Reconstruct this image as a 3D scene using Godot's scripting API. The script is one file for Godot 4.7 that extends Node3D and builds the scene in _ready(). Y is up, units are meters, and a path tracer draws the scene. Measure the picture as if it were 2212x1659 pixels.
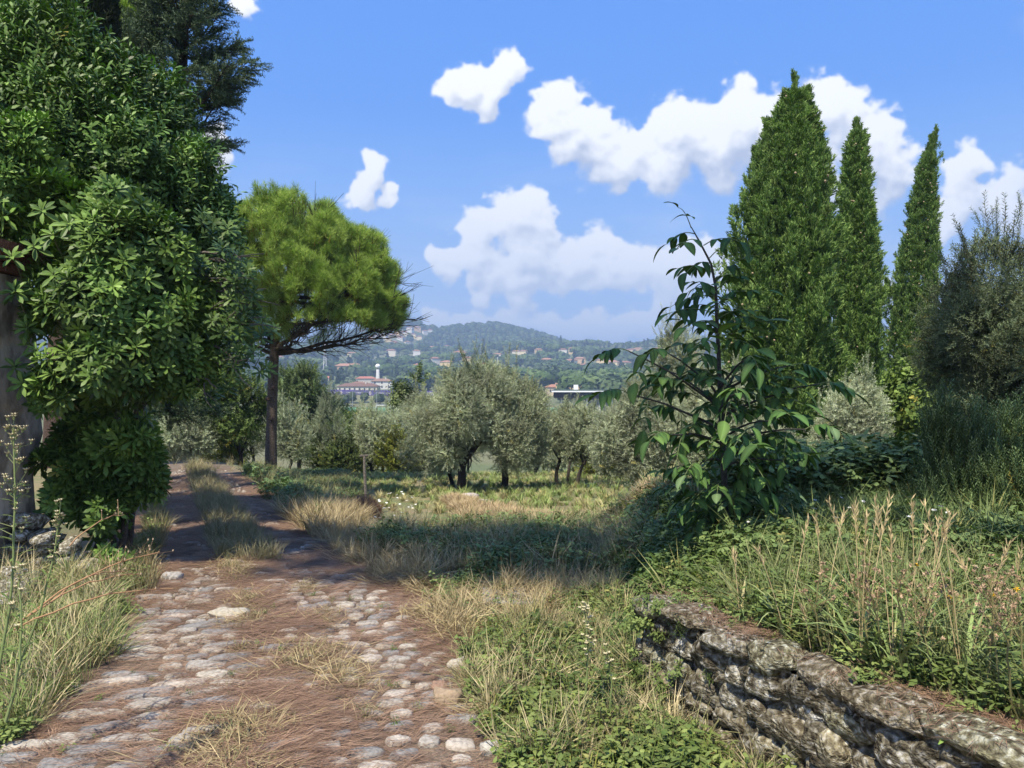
extends Node3D
# An old cobbled farm lane between a pittosporum hedge and a low stone wall, with an olive grove, cypresses and a hilly valley beyond.
# Units are metres, y is up, the camera looks along -z.

const F := 1659.0          # focal length measured in the rows of the sketch the sizes were taken from
const EYE := 1.6
const SUN := Vector3(0.28, -0.90, -0.50)   # the way the sunlight travels

var R := RandomNumberGenerator.new()
var N1 := FastNoiseLite.new()
var N2 := FastNoiseLite.new()
var N3 := FastNoiseLite.new()
var N4 := FastNoiseLite.new()
var M := {}                # materials
var T := {}                # shared meshes

func rf(a: float, b: float) -> float:
	return R.randf_range(a, b)

func rv() -> Vector3:
	var z := R.randf_range(-1.0, 1.0)
	var a := R.randf_range(0.0, TAU)
	var r := sqrt(1.0 - z * z)
	return Vector3(r * cos(a), z, r * sin(a))

# the point seen in direction (px, py) of the sketch, d metres in front of the camera
func at(px: float, py: float, d: float) -> Vector3:
	return Vector3((px - 1106.0) / F * d, EYE + (829.5 - py) / F * d, -d)

# the same direction followed down to the ground
func gp(px: float, py: float) -> Vector2:
	var u := (px - 1106.0) / F
	var w := (829.5 - py) / F
	var d := 1.4
	while d < 60.0:
		if EYE + w * d < ground(u * d, -d):
			break
		d += 0.03 + d * 0.004
	return Vector2(u * d, -d)

func poly(a: Array) -> PackedVector2Array:
	var p := PackedVector2Array()
	for i in range(0, a.size(), 2):
		p.append(gp(a[i], a[i + 1]))
	return p

func lin(a: Array, x: float) -> float:       # piecewise linear through [x0, y0, x1, y1, ...]
	if x <= a[0]:
		return a[1]
	for i in range(2, a.size(), 2):
		if x <= a[i]:
			return lerpf(a[i - 1], a[i + 1], (x - a[i - 2]) / (a[i] - a[i - 2]))
	return a[a.size() - 1]

# ---------------------------------------------------------------- mesh building
class MB:
	var v := PackedVector3Array()
	var c := PackedColorArray()
	var ix := PackedInt32Array()
	func add(p: Vector3, col: Color) -> int:
		v.append(p)
		c.append(col)
		return v.size() - 1
	func tri(a: Vector3, b: Vector3, d: Vector3, col: Color) -> void:
		var n := v.size()
		v.append(a); v.append(b); v.append(d)
		c.append(col); c.append(col); c.append(col)
		ix.append(n); ix.append(n + 1); ix.append(n + 2)
	func quad(a: Vector3, b: Vector3, d: Vector3, e: Vector3, col: Color) -> void:
		var n := v.size()
		v.append(a); v.append(b); v.append(d); v.append(e)
		c.append(col); c.append(col); c.append(col); c.append(col)
		for k in [0, 1, 2, 0, 2, 3]:
			ix.append(n + k)
	# a leaf of two folded halves: base, sides at share w of its length, tip
	func blade(b: Vector3, dir: Vector3, side: Vector3, up: Vector3, l: float, wd: float, fold: float, droop: float, col: Color, share := 0.45) -> void:
		var m := b + dir * l * share - up * droop * l * share * share
		var t := b + dir * l - up * droop * l
		var n := v.size()
		v.append(b); v.append(m + side * wd * 0.5 + up * fold * wd); v.append(t); v.append(m - side * wd * 0.5 + up * fold * wd)
		c.append(col); c.append(col); c.append(col); c.append(col)
		for k in [0, 1, 2, 0, 2, 3]:
			ix.append(n + k)
	# a broad leaf of six points
	func broad(b: Vector3, dir: Vector3, side: Vector3, up: Vector3, l: float, wd: float, droop: float, col: Color) -> void:
		var n := v.size()
		v.append(b)
		for s in [[0.4, 0.6], [0.74, 1.0]]:
			var m: Vector3 = b + dir * l * s[0] - up * droop * l * s[0] * s[0]
			v.append(m + side * wd * 0.5 * s[1]); v.append(m - side * wd * 0.5 * s[1])
		v.append(b + dir * l - up * droop * l)
		for k in 6:
			c.append(col)
		for k in [0, 1, 2, 1, 3, 4, 1, 4, 2, 3, 5, 4]:
			ix.append(n + k)
	func tube(pts: PackedVector3Array, rad: PackedFloat32Array, sides: int, col: Color, rough := 0.0, rng: RandomNumberGenerator = null) -> void:
		var n0 := v.size()
		var ref := Vector3(0.31, 0.12, 0.94).normalized()
		for i in pts.size():
			var d := (pts[mini(i + 1, pts.size() - 1)] - pts[maxi(i - 1, 0)]).normalized()
			var u := d.cross(ref).normalized()
			var w := d.cross(u)
			for k in sides:
				var a := TAU * k / sides
				var r := rad[i] * (1.0 + (rng.randf_range(-rough, rough) if rng else 0.0))
				v.append(pts[i] + (u * cos(a) + w * sin(a)) * r)
				c.append(col)
		for i in pts.size() - 1:
			for k in sides:
				var a := n0 + i * sides + k
				var b := n0 + i * sides + (k + 1) % sides
				ix.append(a); ix.append(b); ix.append(b + sides)
				ix.append(a); ix.append(b + sides); ix.append(a + sides)
		var e := add(pts[pts.size() - 1], col)
		for k in sides:
			ix.append(n0 + (pts.size() - 1) * sides + k); ix.append(n0 + (pts.size() - 1) * sides + (k + 1) % sides); ix.append(e)
	func box(lo: Vector3, hi: Vector3, col: Color) -> void:
		var p := []
		for k in 8:
			p.append(Vector3(hi.x if k & 1 else lo.x, hi.y if k & 2 else lo.y, hi.z if k & 4 else lo.z))
		for f in [[0, 2, 3, 1], [4, 5, 7, 6], [0, 4, 6, 2], [1, 3, 7, 5], [2, 6, 7, 3], [0, 1, 5, 4]]:
			quad(p[f[0]], p[f[1]], p[f[2]], p[f[3]], col)
	func mesh(m: Material, smooth := false) -> ArrayMesh:
		var a := []
		a.resize(Mesh.ARRAY_MAX)
		a[Mesh.ARRAY_VERTEX] = v
		a[Mesh.ARRAY_COLOR] = c
		a[Mesh.ARRAY_INDEX] = ix
		if smooth:
			var nn := PackedVector3Array()
			nn.resize(v.size())
			for i in range(0, ix.size(), 3):
				var f := (v[ix[i + 2]] - v[ix[i]]).cross(v[ix[i + 1]] - v[ix[i]])
				for k in 3:
					nn[ix[i + k]] += f
			for i in nn.size():
				nn[i] = nn[i].normalized() if nn[i].length_squared() > 1e-20 else Vector3.UP
			a[Mesh.ARRAY_NORMAL] = nn
		var r := ArrayMesh.new()
		r.add_surface_from_arrays(Mesh.PRIMITIVE_TRIANGLES, a)
		r.surface_set_material(0, m)
		return r

# many small copies of one mesh, gathered into one MultiMesh
class Bag:
	var b := PackedFloat32Array()
	func put(q: Basis, o: Vector3, col: Color) -> void:
		b.append_array([q.x.x, q.y.x, q.z.x, o.x, q.x.y, q.y.y, q.z.y, o.y, q.x.z, q.y.z, q.z.z, o.z, col.r, col.g, col.b, 1.0])
	func node(called: String, mesh: Mesh) -> MultiMeshInstance3D:
		var mm := MultiMesh.new()
		mm.transform_format = MultiMesh.TRANSFORM_3D
		mm.use_colors = true
		mm.mesh = mesh
		mm.instance_count = b.size() / 16
		mm.buffer = b
		var o := MultiMeshInstance3D.new()
		o.name = called
		o.multimesh = mm
		o.set_meta("kind", "stuff")
		return o

func thing(called: String, label: String, category: String, pos := Vector3.ZERO, group := "") -> Node3D:
	var o := Node3D.new()
	o.name = called
	o.position = pos
	add_child(o, true)
	o.set_meta("label", label)
	o.set_meta("category", category)
	if group:
		o.set_meta("group", group)
	return o

func part(called: String, mesh: Mesh, parent: Node) -> MeshInstance3D:
	var o := MeshInstance3D.new()
	o.name = called
	o.mesh = mesh
	if parent.has_meta("category"):      # shapes are given where they stand in the world
		o.position = -parent.position
	parent.add_child(o, true)
	return o

func stuff(called: String, bag: Bag, mesh: Mesh, parent: Node, label := "") -> void:
	if bag.b.is_empty():
		return
	var o = bag.node(called, mesh)
	if parent.has_meta("category"):
		o.position = -parent.position
	parent.add_child(o, true)
	if parent == self:
		o.set_meta("label", label)

func structure(called: String, mesh: Mesh, label := "") -> MeshInstance3D:
	var o := part(called, mesh, self)
	o.set_meta("kind", "structure")
	if label:
		o.set_meta("label", label)
	return o

# a basis whose y axis points along y, spun at random, scaled by s
func spin(y: Vector3, s: float, a := INF) -> Basis:
	y = y.normalized()
	var x := y.cross(Vector3(0.36, 0.48, 0.8) if absf(y.y) > 0.9 else Vector3.UP).normalized()
	x = x.rotated(y, R.randf_range(0.0, TAU) if a == INF else a)
	return Basis(x * s, y * s, x.cross(y) * s)

func tone(a: Color, b: Color, j := 0.12) -> Color:
	var c := a.lerp(b, R.randf())
	var k := 1.0 + R.randf_range(-j, j)
	return Color(c.r * k, c.g * k, c.b * k)

# spread copies over the shells of ellipsoid lobes [centre, radii]
func fill(bag: Bag, lobes: Array, n: int, s0: float, s1: float, ca: Color, cb: Color, shell := 0.55, outw := 0.7, upw := 0.5, jit := 0.5, gap := -1.0, lump := 0.2, freq := 1.3) -> void:
	var w := PackedFloat32Array()
	var sum := 0.0
	for l in lobes:
		sum += pow(l[1].x * l[1].y * l[1].z, 0.667)
		w.append(sum)
	for i in n:
		var k := w.bsearch(R.randf() * sum)
		var l = lobes[mini(k, lobes.size() - 1)]
		var d := rv()
		var r := lerpf(shell, 1.0, sqrt(R.randf()))
		var p: Vector3 = l[0] + d * l[1] * r
		var q := N2.get_noise_3dv(p * freq * 10.0)
		if q < gap:
			continue
		p += d * l[1] * q * lump
		var y: Vector3 = d * outw + Vector3.UP * upw + rv() * jit
		var col := tone(ca, cb, 0.2) * (1.0 + N1.get_noise_3dv(p * 14.0) * 0.9)
		if R.randf() < 0.012:
			col = col.lerp(Color(0.42, 0.36, 0.08), 0.7)
		bag.put(spin(y, rf(s0, s1)), p, col)

func curve(a: Vector3, b: Vector3, sag: Vector3, n: int, wob := 0.0) -> PackedVector3Array:
	var p := PackedVector3Array()
	for i in n + 1:
		var t := float(i) / n
		p.append(a.lerp(b, t) + sag * 4.0 * t * (1.0 - t) + (rv() * wob if i > 0 and i < n else Vector3.ZERO))
	return p

func taper(a: float, b: float, n: int) -> PackedFloat32Array:
	var p := PackedFloat32Array()
	for i in n + 1:
		p.append(lerpf(a, b, float(i) / n))
	return p

func _ready() -> void:
	R.seed = 20240907
	N1.seed = 5; N1.frequency = 0.1; N1.fractal_octaves = 4
	N2.seed = 11; N2.frequency = 0.1; N2.fractal_octaves = 2
	N3.seed = 23; N3.frequency = 1.0; N3.fractal_octaves = 5; N3.noise_type = FastNoiseLite.TYPE_SIMPLEX_SMOOTH
	N4.seed = 3; N4.frequency = 1.0; N4.noise_type = FastNoiseLite.TYPE_CELLULAR; N4.cellular_return_type = FastNoiseLite.RETURN_DISTANCE; N4.fractal_type = FastNoiseLite.FRACTAL_FBM; N4.fractal_octaves = 4; N4.fractal_gain = 0.55
	var cam := Camera3D.new()
	cam.name = "camera"
	cam.position = Vector3(0, EYE, 0)
	cam.fov = 53.13
	cam.near = 0.05
	cam.far = 12000.0
	add_child(cam)
	var env := Environment.new()
	env.background_mode = Environment.BG_SKY
	env.sky = Sky.new()
	var pan := PanoramaSkyMaterial.new()
	pan.panorama = sky_picture()
	pan.energy_multiplier = 1.0
	env.sky.sky_material = pan
	env.background_energy_multiplier = 0.56
	env.tonemap_mode = Environment.TONE_MAPPER_LINEAR
	env.tonemap_exposure = 2.05
	env.sdfgi_enabled = true
	env.ssao_enabled = true
	env.ssil_enabled = true
	env.fog_enabled = true
	env.fog_density = 0.0005
	env.fog_light_color = Color(0.72, 0.84, 1.0)
	var we := WorldEnvironment.new()
	we.name = "world_environment"
	we.environment = env
	add_child(we)
	var sun := DirectionalLight3D.new()
	sun.name = "sun"
	sun.light_energy = 1.3
	sun.light_color = Color(1.0, 0.955, 0.87)
	sun.light_angular_distance = 0.5
	sun.shadow_enabled = true
	add_child(sun)
	sun.look_at_from_position(Vector3.ZERO, SUN, Vector3.UP)
	materials()
	shared_meshes()
	terrain()
	far_country()
	training_ground()
	grove()
	cypresses()
	umbrella_pine()
	left_trees()
	gate_pillar()
	hedge()
	retaining_wall()
	lane_stones()
	right_bank()
	walnut()
	undergrowth()
	weeds()
	small_things()

# ---------------------------------------------------------------- sky: air and clouds over the whole sphere
const CLOUDS := [
	[1090, 148, 44], [1070, 182, 54], [1036, 216, 50], [985, 192, 42], [1010, 180, 36], [1060, 240, 34],
	[1215, 205, 52], [1190, 262, 55], [1250, 300, 72], [1305, 335, 78], [1340, 372, 48], [1265, 245, 45], [1215, 340, 40],
	[1420, 335, 85], [1468, 262, 62], [1505, 310, 88], [1605, 225, 66], [1590, 300, 100], [1555, 392, 50], [1650, 285, 100], [1740, 225, 70], [1812, 228, 62], [1855, 290, 88], [1905, 335, 75], [1932, 390, 48], [1700, 335, 95], [1445, 392, 48], [1790, 400, 90], [1885, 440, 58], [1380, 300, 30],
	[2058, 372, 42], [2100, 350, 46], [2080, 432, 60], [2190, 388, 48], [2165, 452, 70], [2045, 485, 50], [2225, 470, 60],
	[1090, 475, 62], [1038, 492, 50], [1135, 455, 52], [1165, 500, 42], [1028, 545, 38], [1290, 520, 48], [1335, 542, 46], [1258, 560, 45], [1100, 580, 58], [1165, 605, 48], [1225, 612, 42], [1295, 602, 46], [1048, 596, 44], [962, 592, 38], [1400, 580, 56], [1470, 560, 55], [1530, 580, 60], [1450, 625, 55], [1000, 560, 30],
	[1180, 560, 50], [1130, 545, 45], [1232, 560, 50], [1345, 592, 50], [1120, 620, 40], [940, 552, 24], [972, 556, 22], [1045, 642, 24], [1140, 656, 28], [804, 362, 34], [800, 385, 34], [784, 408, 38], [774, 428, 36], [800, 440, 32], [850, 432, 24], [846, 404, 20],
	[452, 312, 46], [476, 346, 38], [462, 368, 32],
	[930, 690, 24], [1000, 700, 24], [1092, 690, 30], [1128, 695, 28], [1178, 702, 32], [1258, 716, 34], [1320, 722, 30], [1385, 716, 34], [1440, 704, 40], [960, 712, 30], [1060, 716, 30],
	[1030, 690, 34], [1215, 708, 32], [1290, 700, 30], [1350, 705, 34], [1420, 690, 40], [1895, 660, 40], [1905, 620, 30], [530, 4, 34],
]
var puffs := []

func cloud_density(u: float, w: float) -> float:
	# u right, w up on the plane one unit ahead: soft puffs, broken up by cell noise into cauliflower lumps
	var wx := N3.get_noise_2d(u * 11.0, w * 11.0)
	var wy := N3.get_noise_2d(u * 11.0 + 37.0, w * 11.0 - 11.0)
	var uu := u + wx * 0.020
	var ww := w + wy * 0.018
	var s := 0.0
	for p in puffs:
		var dx: float = uu - p[0]
		var dy: float = ww - p[1]
		if dy < 0.0:
			dy *= 1.15
		var q: float = (dx * dx + dy * dy) * p[3]
		if q < 1.0:
			s += (1.0 - q) * (1.0 - q)
	if s <= 0.0:
		return 0.0
	var cell := N4.get_noise_2d(uu * 21.0, ww * 23.0)       # about -1 in the middle of a lump, 0 between
	return s + (-cell - 0.62) * 0.75 * minf(1.0, s * 2.5) + N3.get_noise_2d(u * 34.0, w * 38.0) * 0.40

func air(y: float) -> Color:
	var t := pow(clampf(1.0 - y, 0.0, 1.0), 3.4)
	var zen := Color(0.075, 0.265, 0.84)
	var mid := Color(0.11, 0.355, 0.92)
	var hor := Color(0.58, 0.76, 0.99)
	return zen.lerp(mid, clampf(t * 2.2, 0.0, 1.0)).lerp(hor, clampf((t - 0.25) / 0.75, 0.0, 1.0))

# s how thick the cloud is, lit how much of the sun its face gets, soft how wispy its edge is
func cloud_mix(c: Color, s: float, lit: float, y: float, soft := 0.3) -> Color:
	var a := smoothstep(0.06, lerpf(0.34, 0.95, soft), s) * 0.97
	var white := Color(1.12, 1.11, 1.09)
	var grey := Color(0.50, 0.555, 0.69)
	var cc := grey.lerp(white, clampf(lit, 0.0, 1.0)).lerp(Color(0.86, 0.90, 0.98), clampf(0.30 - y, 0.0, 0.30) * 1.3)
	return c.lerp(cc, a)

func sky_picture() -> ImageTexture:
	for p in CLOUDS:
		var rr: float = p[2] * 1.22 / F
		puffs.append([(p[0] - 1106.0) / F, (829.5 - p[1]) / F, rr, 1.0 / (rr * rr)])
	var all := puffs
	var W := 4096
	var H := 2048
	# coarse: the whole sphere with scattered cumulus of the same kind
	var w0 := 512
	var h0 := 256
	var im := Image.create(w0, h0, false, Image.FORMAT_RGBF)
	for j in h0:
		var el := PI * (0.5 - (j + 0.5) / h0)
		for i in w0:
			var az := TAU * ((i + 0.5) / w0 - 0.5)
			im.set_pixel(i, j, sky_coarse(Vector3(sin(az) * cos(el), sin(el), -cos(az) * cos(el))))
	im.resize(W, H, Image.INTERPOLATE_CUBIC)
	# fine: the part towards the valley
	var x0 := int(W * (0.5 - 42.0 / 360.0))
	var x1 := int(W * (0.5 + 42.0 / 360.0))
	var y0 := int(H * (0.5 - 34.0 / 180.0))
	var y1 := int(H * 0.5)
	for i in range(x0, x1):
		var az := TAU * ((i + 0.5) / W - 0.5)
		var u := tan(az)
		puffs = []
		for p in all:
			if absf(p[0] - u) < p[2] + 0.04:
				puffs.append(p)
		for j in range(y0, y1):
			var el := PI * (0.5 - (j + 0.5) / H)
			var w := tan(el) / cos(az)
			var c := air(sin(el))
			if puffs.size():
				var s := cloud_density(u, w)
				if s > 0.0:
					var s2 := cloud_density(u - 0.005, w + 0.010)
					var s3 := cloud_density(u - 0.010, w + 0.032)
					var s4 := cloud_density(u - 0.014, w + 0.070)
					var under := clampf(s4 * 0.8, 0.0, 1.0) * smoothstep(0.06, 0.20, w)
					c = cloud_mix(c, s, 0.80 + clampf(s - s2, -0.5, 0.5) * 0.55 + clampf(s - s3, -0.6, 0.8) * 0.42 - under * 0.46, w, 0.10 + under * 0.7)
			var veil := clampf(N3.get_noise_2d(u * 5.0, w * 14.0) * 1.4, 0.0, 1.0) * smoothstep(0.34, 0.06, w) * 0.42
			c = c.lerp(Color(0.83, 0.88, 0.97), veil)
			var edge := minf(minf(float(i - x0), float(x1 - i)) / 120.0, float(j - y0) / 80.0)
			if edge < 1.0:
				c = im.get_pixel(i, j).lerp(c, smoothstep(0.0, 1.0, edge))
			im.set_pixel(i, j, c)
	# the panorama begins in the direction of -z
	var out := Image.create(W, H, false, Image.FORMAT_RGBF)
	out.blit_rect(im, Rect2i(W / 2, 0, W / 2, H), Vector2i(0, 0))
	out.blit_rect(im, Rect2i(0, 0, W / 2, H), Vector2i(W / 2, 0))
	return ImageTexture.create_from_image(out)

func sky_coarse(d: Vector3) -> Color:
	var y := maxf(d.y, 0.0)
	var c := air(y)
	if d.y > 0.0:
		var k := 1.0 / (d.y + 0.22)
		var n := N3.get_noise_2d(d.x * k * 0.62 + 20.0, d.z * k * 0.62)
		var m := N3.get_noise_2d(d.x * k * 2.4, d.z * k * 2.4 + 9.0)
		var s := clampf((n + m * 0.35 - 0.06) * 3.0, 0.0, 1.0)
		if d.z < -0.8 and absf(d.x) < 0.6 and d.y < 0.5:
			s = 0.0
		c = cloud_mix(c, s, 0.75 + m * 0.5, y)
	return c

# ---------------------------------------------------------------- materials
func noise_tex(freq: float, lo: float, hi: float, kind := FastNoiseLite.TYPE_SIMPLEX_SMOOTH, oct := 4, size := 512, sd := 1) -> NoiseTexture2D:
	var n := FastNoiseLite.new()
	n.noise_type = kind
	n.frequency = freq
	n.fractal_octaves = oct
	n.seed = sd
	var t := NoiseTexture2D.new()
	t.width = size
	t.height = size
	t.seamless = true
	t.noise = n
	var g := Gradient.new()
	g.set_color(0, Color(lo, lo, lo))
	g.set_color(1, Color(hi, hi, hi))
	t.color_ramp = g
	return t

func ramp_tex(freq: float, stops: Array, kind := FastNoiseLite.TYPE_SIMPLEX_SMOOTH, oct := 5, sd := 1) -> NoiseTexture2D:
	var t := noise_tex(freq, 0.0, 1.0, kind, oct, 512, sd)
	var g := Gradient.new()
	g.offsets = PackedFloat32Array()
	var off := PackedFloat32Array()
	var cols := PackedColorArray()
	for s in stops:
		off.append(s[0])
		cols.append(Color(s[1], s[2], s[3]).linear_to_srgb())
	g.offsets = off
	g.colors = cols
	t.color_ramp = g
	return t

func mat(called: String, rough := 0.9, backlight := Color.BLACK) -> StandardMaterial3D:
	var m := StandardMaterial3D.new()
	m.resource_name = called
	m.vertex_color_use_as_albedo = true
	m.roughness = rough
	m.cull_mode = BaseMaterial3D.CULL_DISABLED
	if backlight != Color.BLACK:
		m.backlight_enabled = true
		m.backlight = backlight
	M[called] = m
	return m

func grain(m: StandardMaterial3D, tex: Texture2D, scale: Vector3, bump := 0.0, btex: Texture2D = null, world := true) -> void:
	if tex:
		m.albedo_texture = tex
	m.uv1_triplanar = true
	m.uv1_world_triplanar = world
	m.uv1_scale = scale
	if bump > 0.0:
		m.heightmap_enabled = true
		m.heightmap_scale = bump
		m.heightmap_texture = btex if btex else tex

func materials() -> void:
	mat("leaf", 0.6, Color(0.5, 0.6, 0.18))
	mat("olive_leaf", 0.55, Color(0.34, 0.38, 0.22))
	mat("shiny_leaf", 0.48, Color(0.36, 0.48, 0.12)).metallic_specular = 0.35
	mat("walnut_leaf", 0.62, Color(0.3, 0.42, 0.12))
	M.leaf.metallic_specular = 0.28
	M.olive_leaf.metallic_specular = 0.35
	M.walnut_leaf.metallic_specular = 0.25
	mat("needle", 0.6, Color(0.4, 0.5, 0.14)).metallic_specular = 0.3
	mat("straw", 0.8, Color(0.3, 0.26, 0.14))
	mat("plain", 0.85)
	var fine := noise_tex(0.05, 0.62, 1.0, FastNoiseLite.TYPE_SIMPLEX_SMOOTH, 5)
	var coarse := noise_tex(0.02, 0.0, 1.0, FastNoiseLite.TYPE_SIMPLEX_SMOOTH, 6, 512, 3)
	grain(mat("ground", 0.96), fine, Vector3(1.7, 1.7, 1.7), 1.2, coarse)
	grain(mat("hill", 0.98), noise_tex(0.04, 0.6, 1.0, FastNoiseLite.TYPE_SIMPLEX_SMOOTH, 5), Vector3(0.02, 0.02, 0.02))
	grain(mat("bark", 0.95), noise_tex(0.035, 0.4, 1.0, FastNoiseLite.TYPE_SIMPLEX_SMOOTH, 4), Vector3(7, 1.6, 7), 2.0)
	var plates := noise_tex(0.03, 0.3, 1.0, FastNoiseLite.TYPE_CELLULAR, 3, 512, 8)
	grain(mat("pine_bark", 0.95), plates, Vector3(4.5, 1.5, 4.5), 3.0)
	var st := ramp_tex(0.02, [[0.0, 0.55, 0.53, 0.50], [0.42, 0.8, 0.78, 0.74], [0.6, 0.95, 0.93, 0.9], [1.0, 1.0, 0.98, 0.95]])
	grain(mat("paving", 0.8), st, Vector3(3.1, 3.1, 3.1), 0.7, coarse)
	var li := ramp_tex(0.022, [[0.0, 0.04, 0.035, 0.028], [0.38, 0.10, 0.085, 0.06], [0.50, 0.22, 0.205, 0.16], [0.60, 0.33, 0.30, 0.20], [0.68, 0.38, 0.365, 0.32], [0.74, 0.66, 0.66, 0.63], [1.0, 0.8, 0.8, 0.76]], FastNoiseLite.TYPE_SIMPLEX_SMOOTH, 6, 17)
	grain(mat("lichen_stone", 0.92), li, Vector3(2.3, 2.3, 2.3), 1.5, noise_tex(0.045, 0.0, 1.0, FastNoiseLite.TYPE_SIMPLEX_SMOOTH, 4, 512, 31))
	M.lichen_stone.metallic_specular = 0.15
	M.paving.metallic_specular = 0.3
	var pl := ramp_tex(0.012, [[0.0, 0.16, 0.145, 0.13], [0.35, 0.40, 0.37, 0.33], [0.55, 0.60, 0.56, 0.5], [1.0, 0.72, 0.68, 0.6]], FastNoiseLite.TYPE_SIMPLEX_SMOOTH, 6, 5)
	grain(mat("old_plaster", 0.95), pl, Vector3(0.9, 0.55, 0.9), 1.2, coarse)
	grain(mat("brick", 0.9), noise_tex(0.03, 0.45, 1.0, FastNoiseLite.TYPE_SIMPLEX_SMOOTH, 5, 512, 4), Vector3(3, 3, 3), 0.8, coarse)
	grain(mat("house", 0.9), noise_tex(0.02, 0.82, 1.0), Vector3(0.15, 0.15, 0.15))
	var g := mat("glass", 0.15)
	g.metallic_specular = 0.6

# ---------------------------------------------------------------- small meshes that are copied many times
func twig(n: int, len: float, ll: float, lw: float, spread: float, droop: float, under: float, whorl := 2, stemcol := Color(0.5, 0.45, 0.3), broad := false, fold := 0.25) -> MB:
	var b := MB.new()
	b.tube(PackedVector3Array([Vector3.ZERO, Vector3(0, len * 0.5, 0.01), Vector3(0, len, 0)]), PackedFloat32Array([len * 0.012, len * 0.009, len * 0.004]), 3, stemcol)
	for i in n:
		var t := (i + 0.5) / n
		var a := i * (PI if whorl == 2 else 2.4) + (int(i / 2) * 1.57 if whorl == 2 else 0.0) + rf(-0.3, 0.3)
		var out := Vector3(cos(a), 0, sin(a))
		var dir := (out * spread + Vector3.UP * (1.0 - spread * 0.4 + t * 0.5)).normalized()
		var side := dir.cross(Vector3.UP).normalized()
		if side.length() < 0.5:
			side = Vector3.RIGHT
		side = side.rotated(dir, rf(-0.7, 0.7))
		var up := side.cross(dir).normalized()
		var k := rf(0.75, 1.15)
		var col := Color(1, 1, 1) * rf(0.8, 1.15)
		if R.randf() < under:
			col = Color(1.5, 1.5, 1.75) * rf(0.9, 1.15)
		if broad:
			b.broad(Vector3(0, len * t, 0), dir, side, up, ll * k, lw * k, droop, col)
		else:
			b.blade(Vector3(0, len * t, 0), dir, side, up, ll * k, lw * k, fold, droop, col)
	return b

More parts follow.
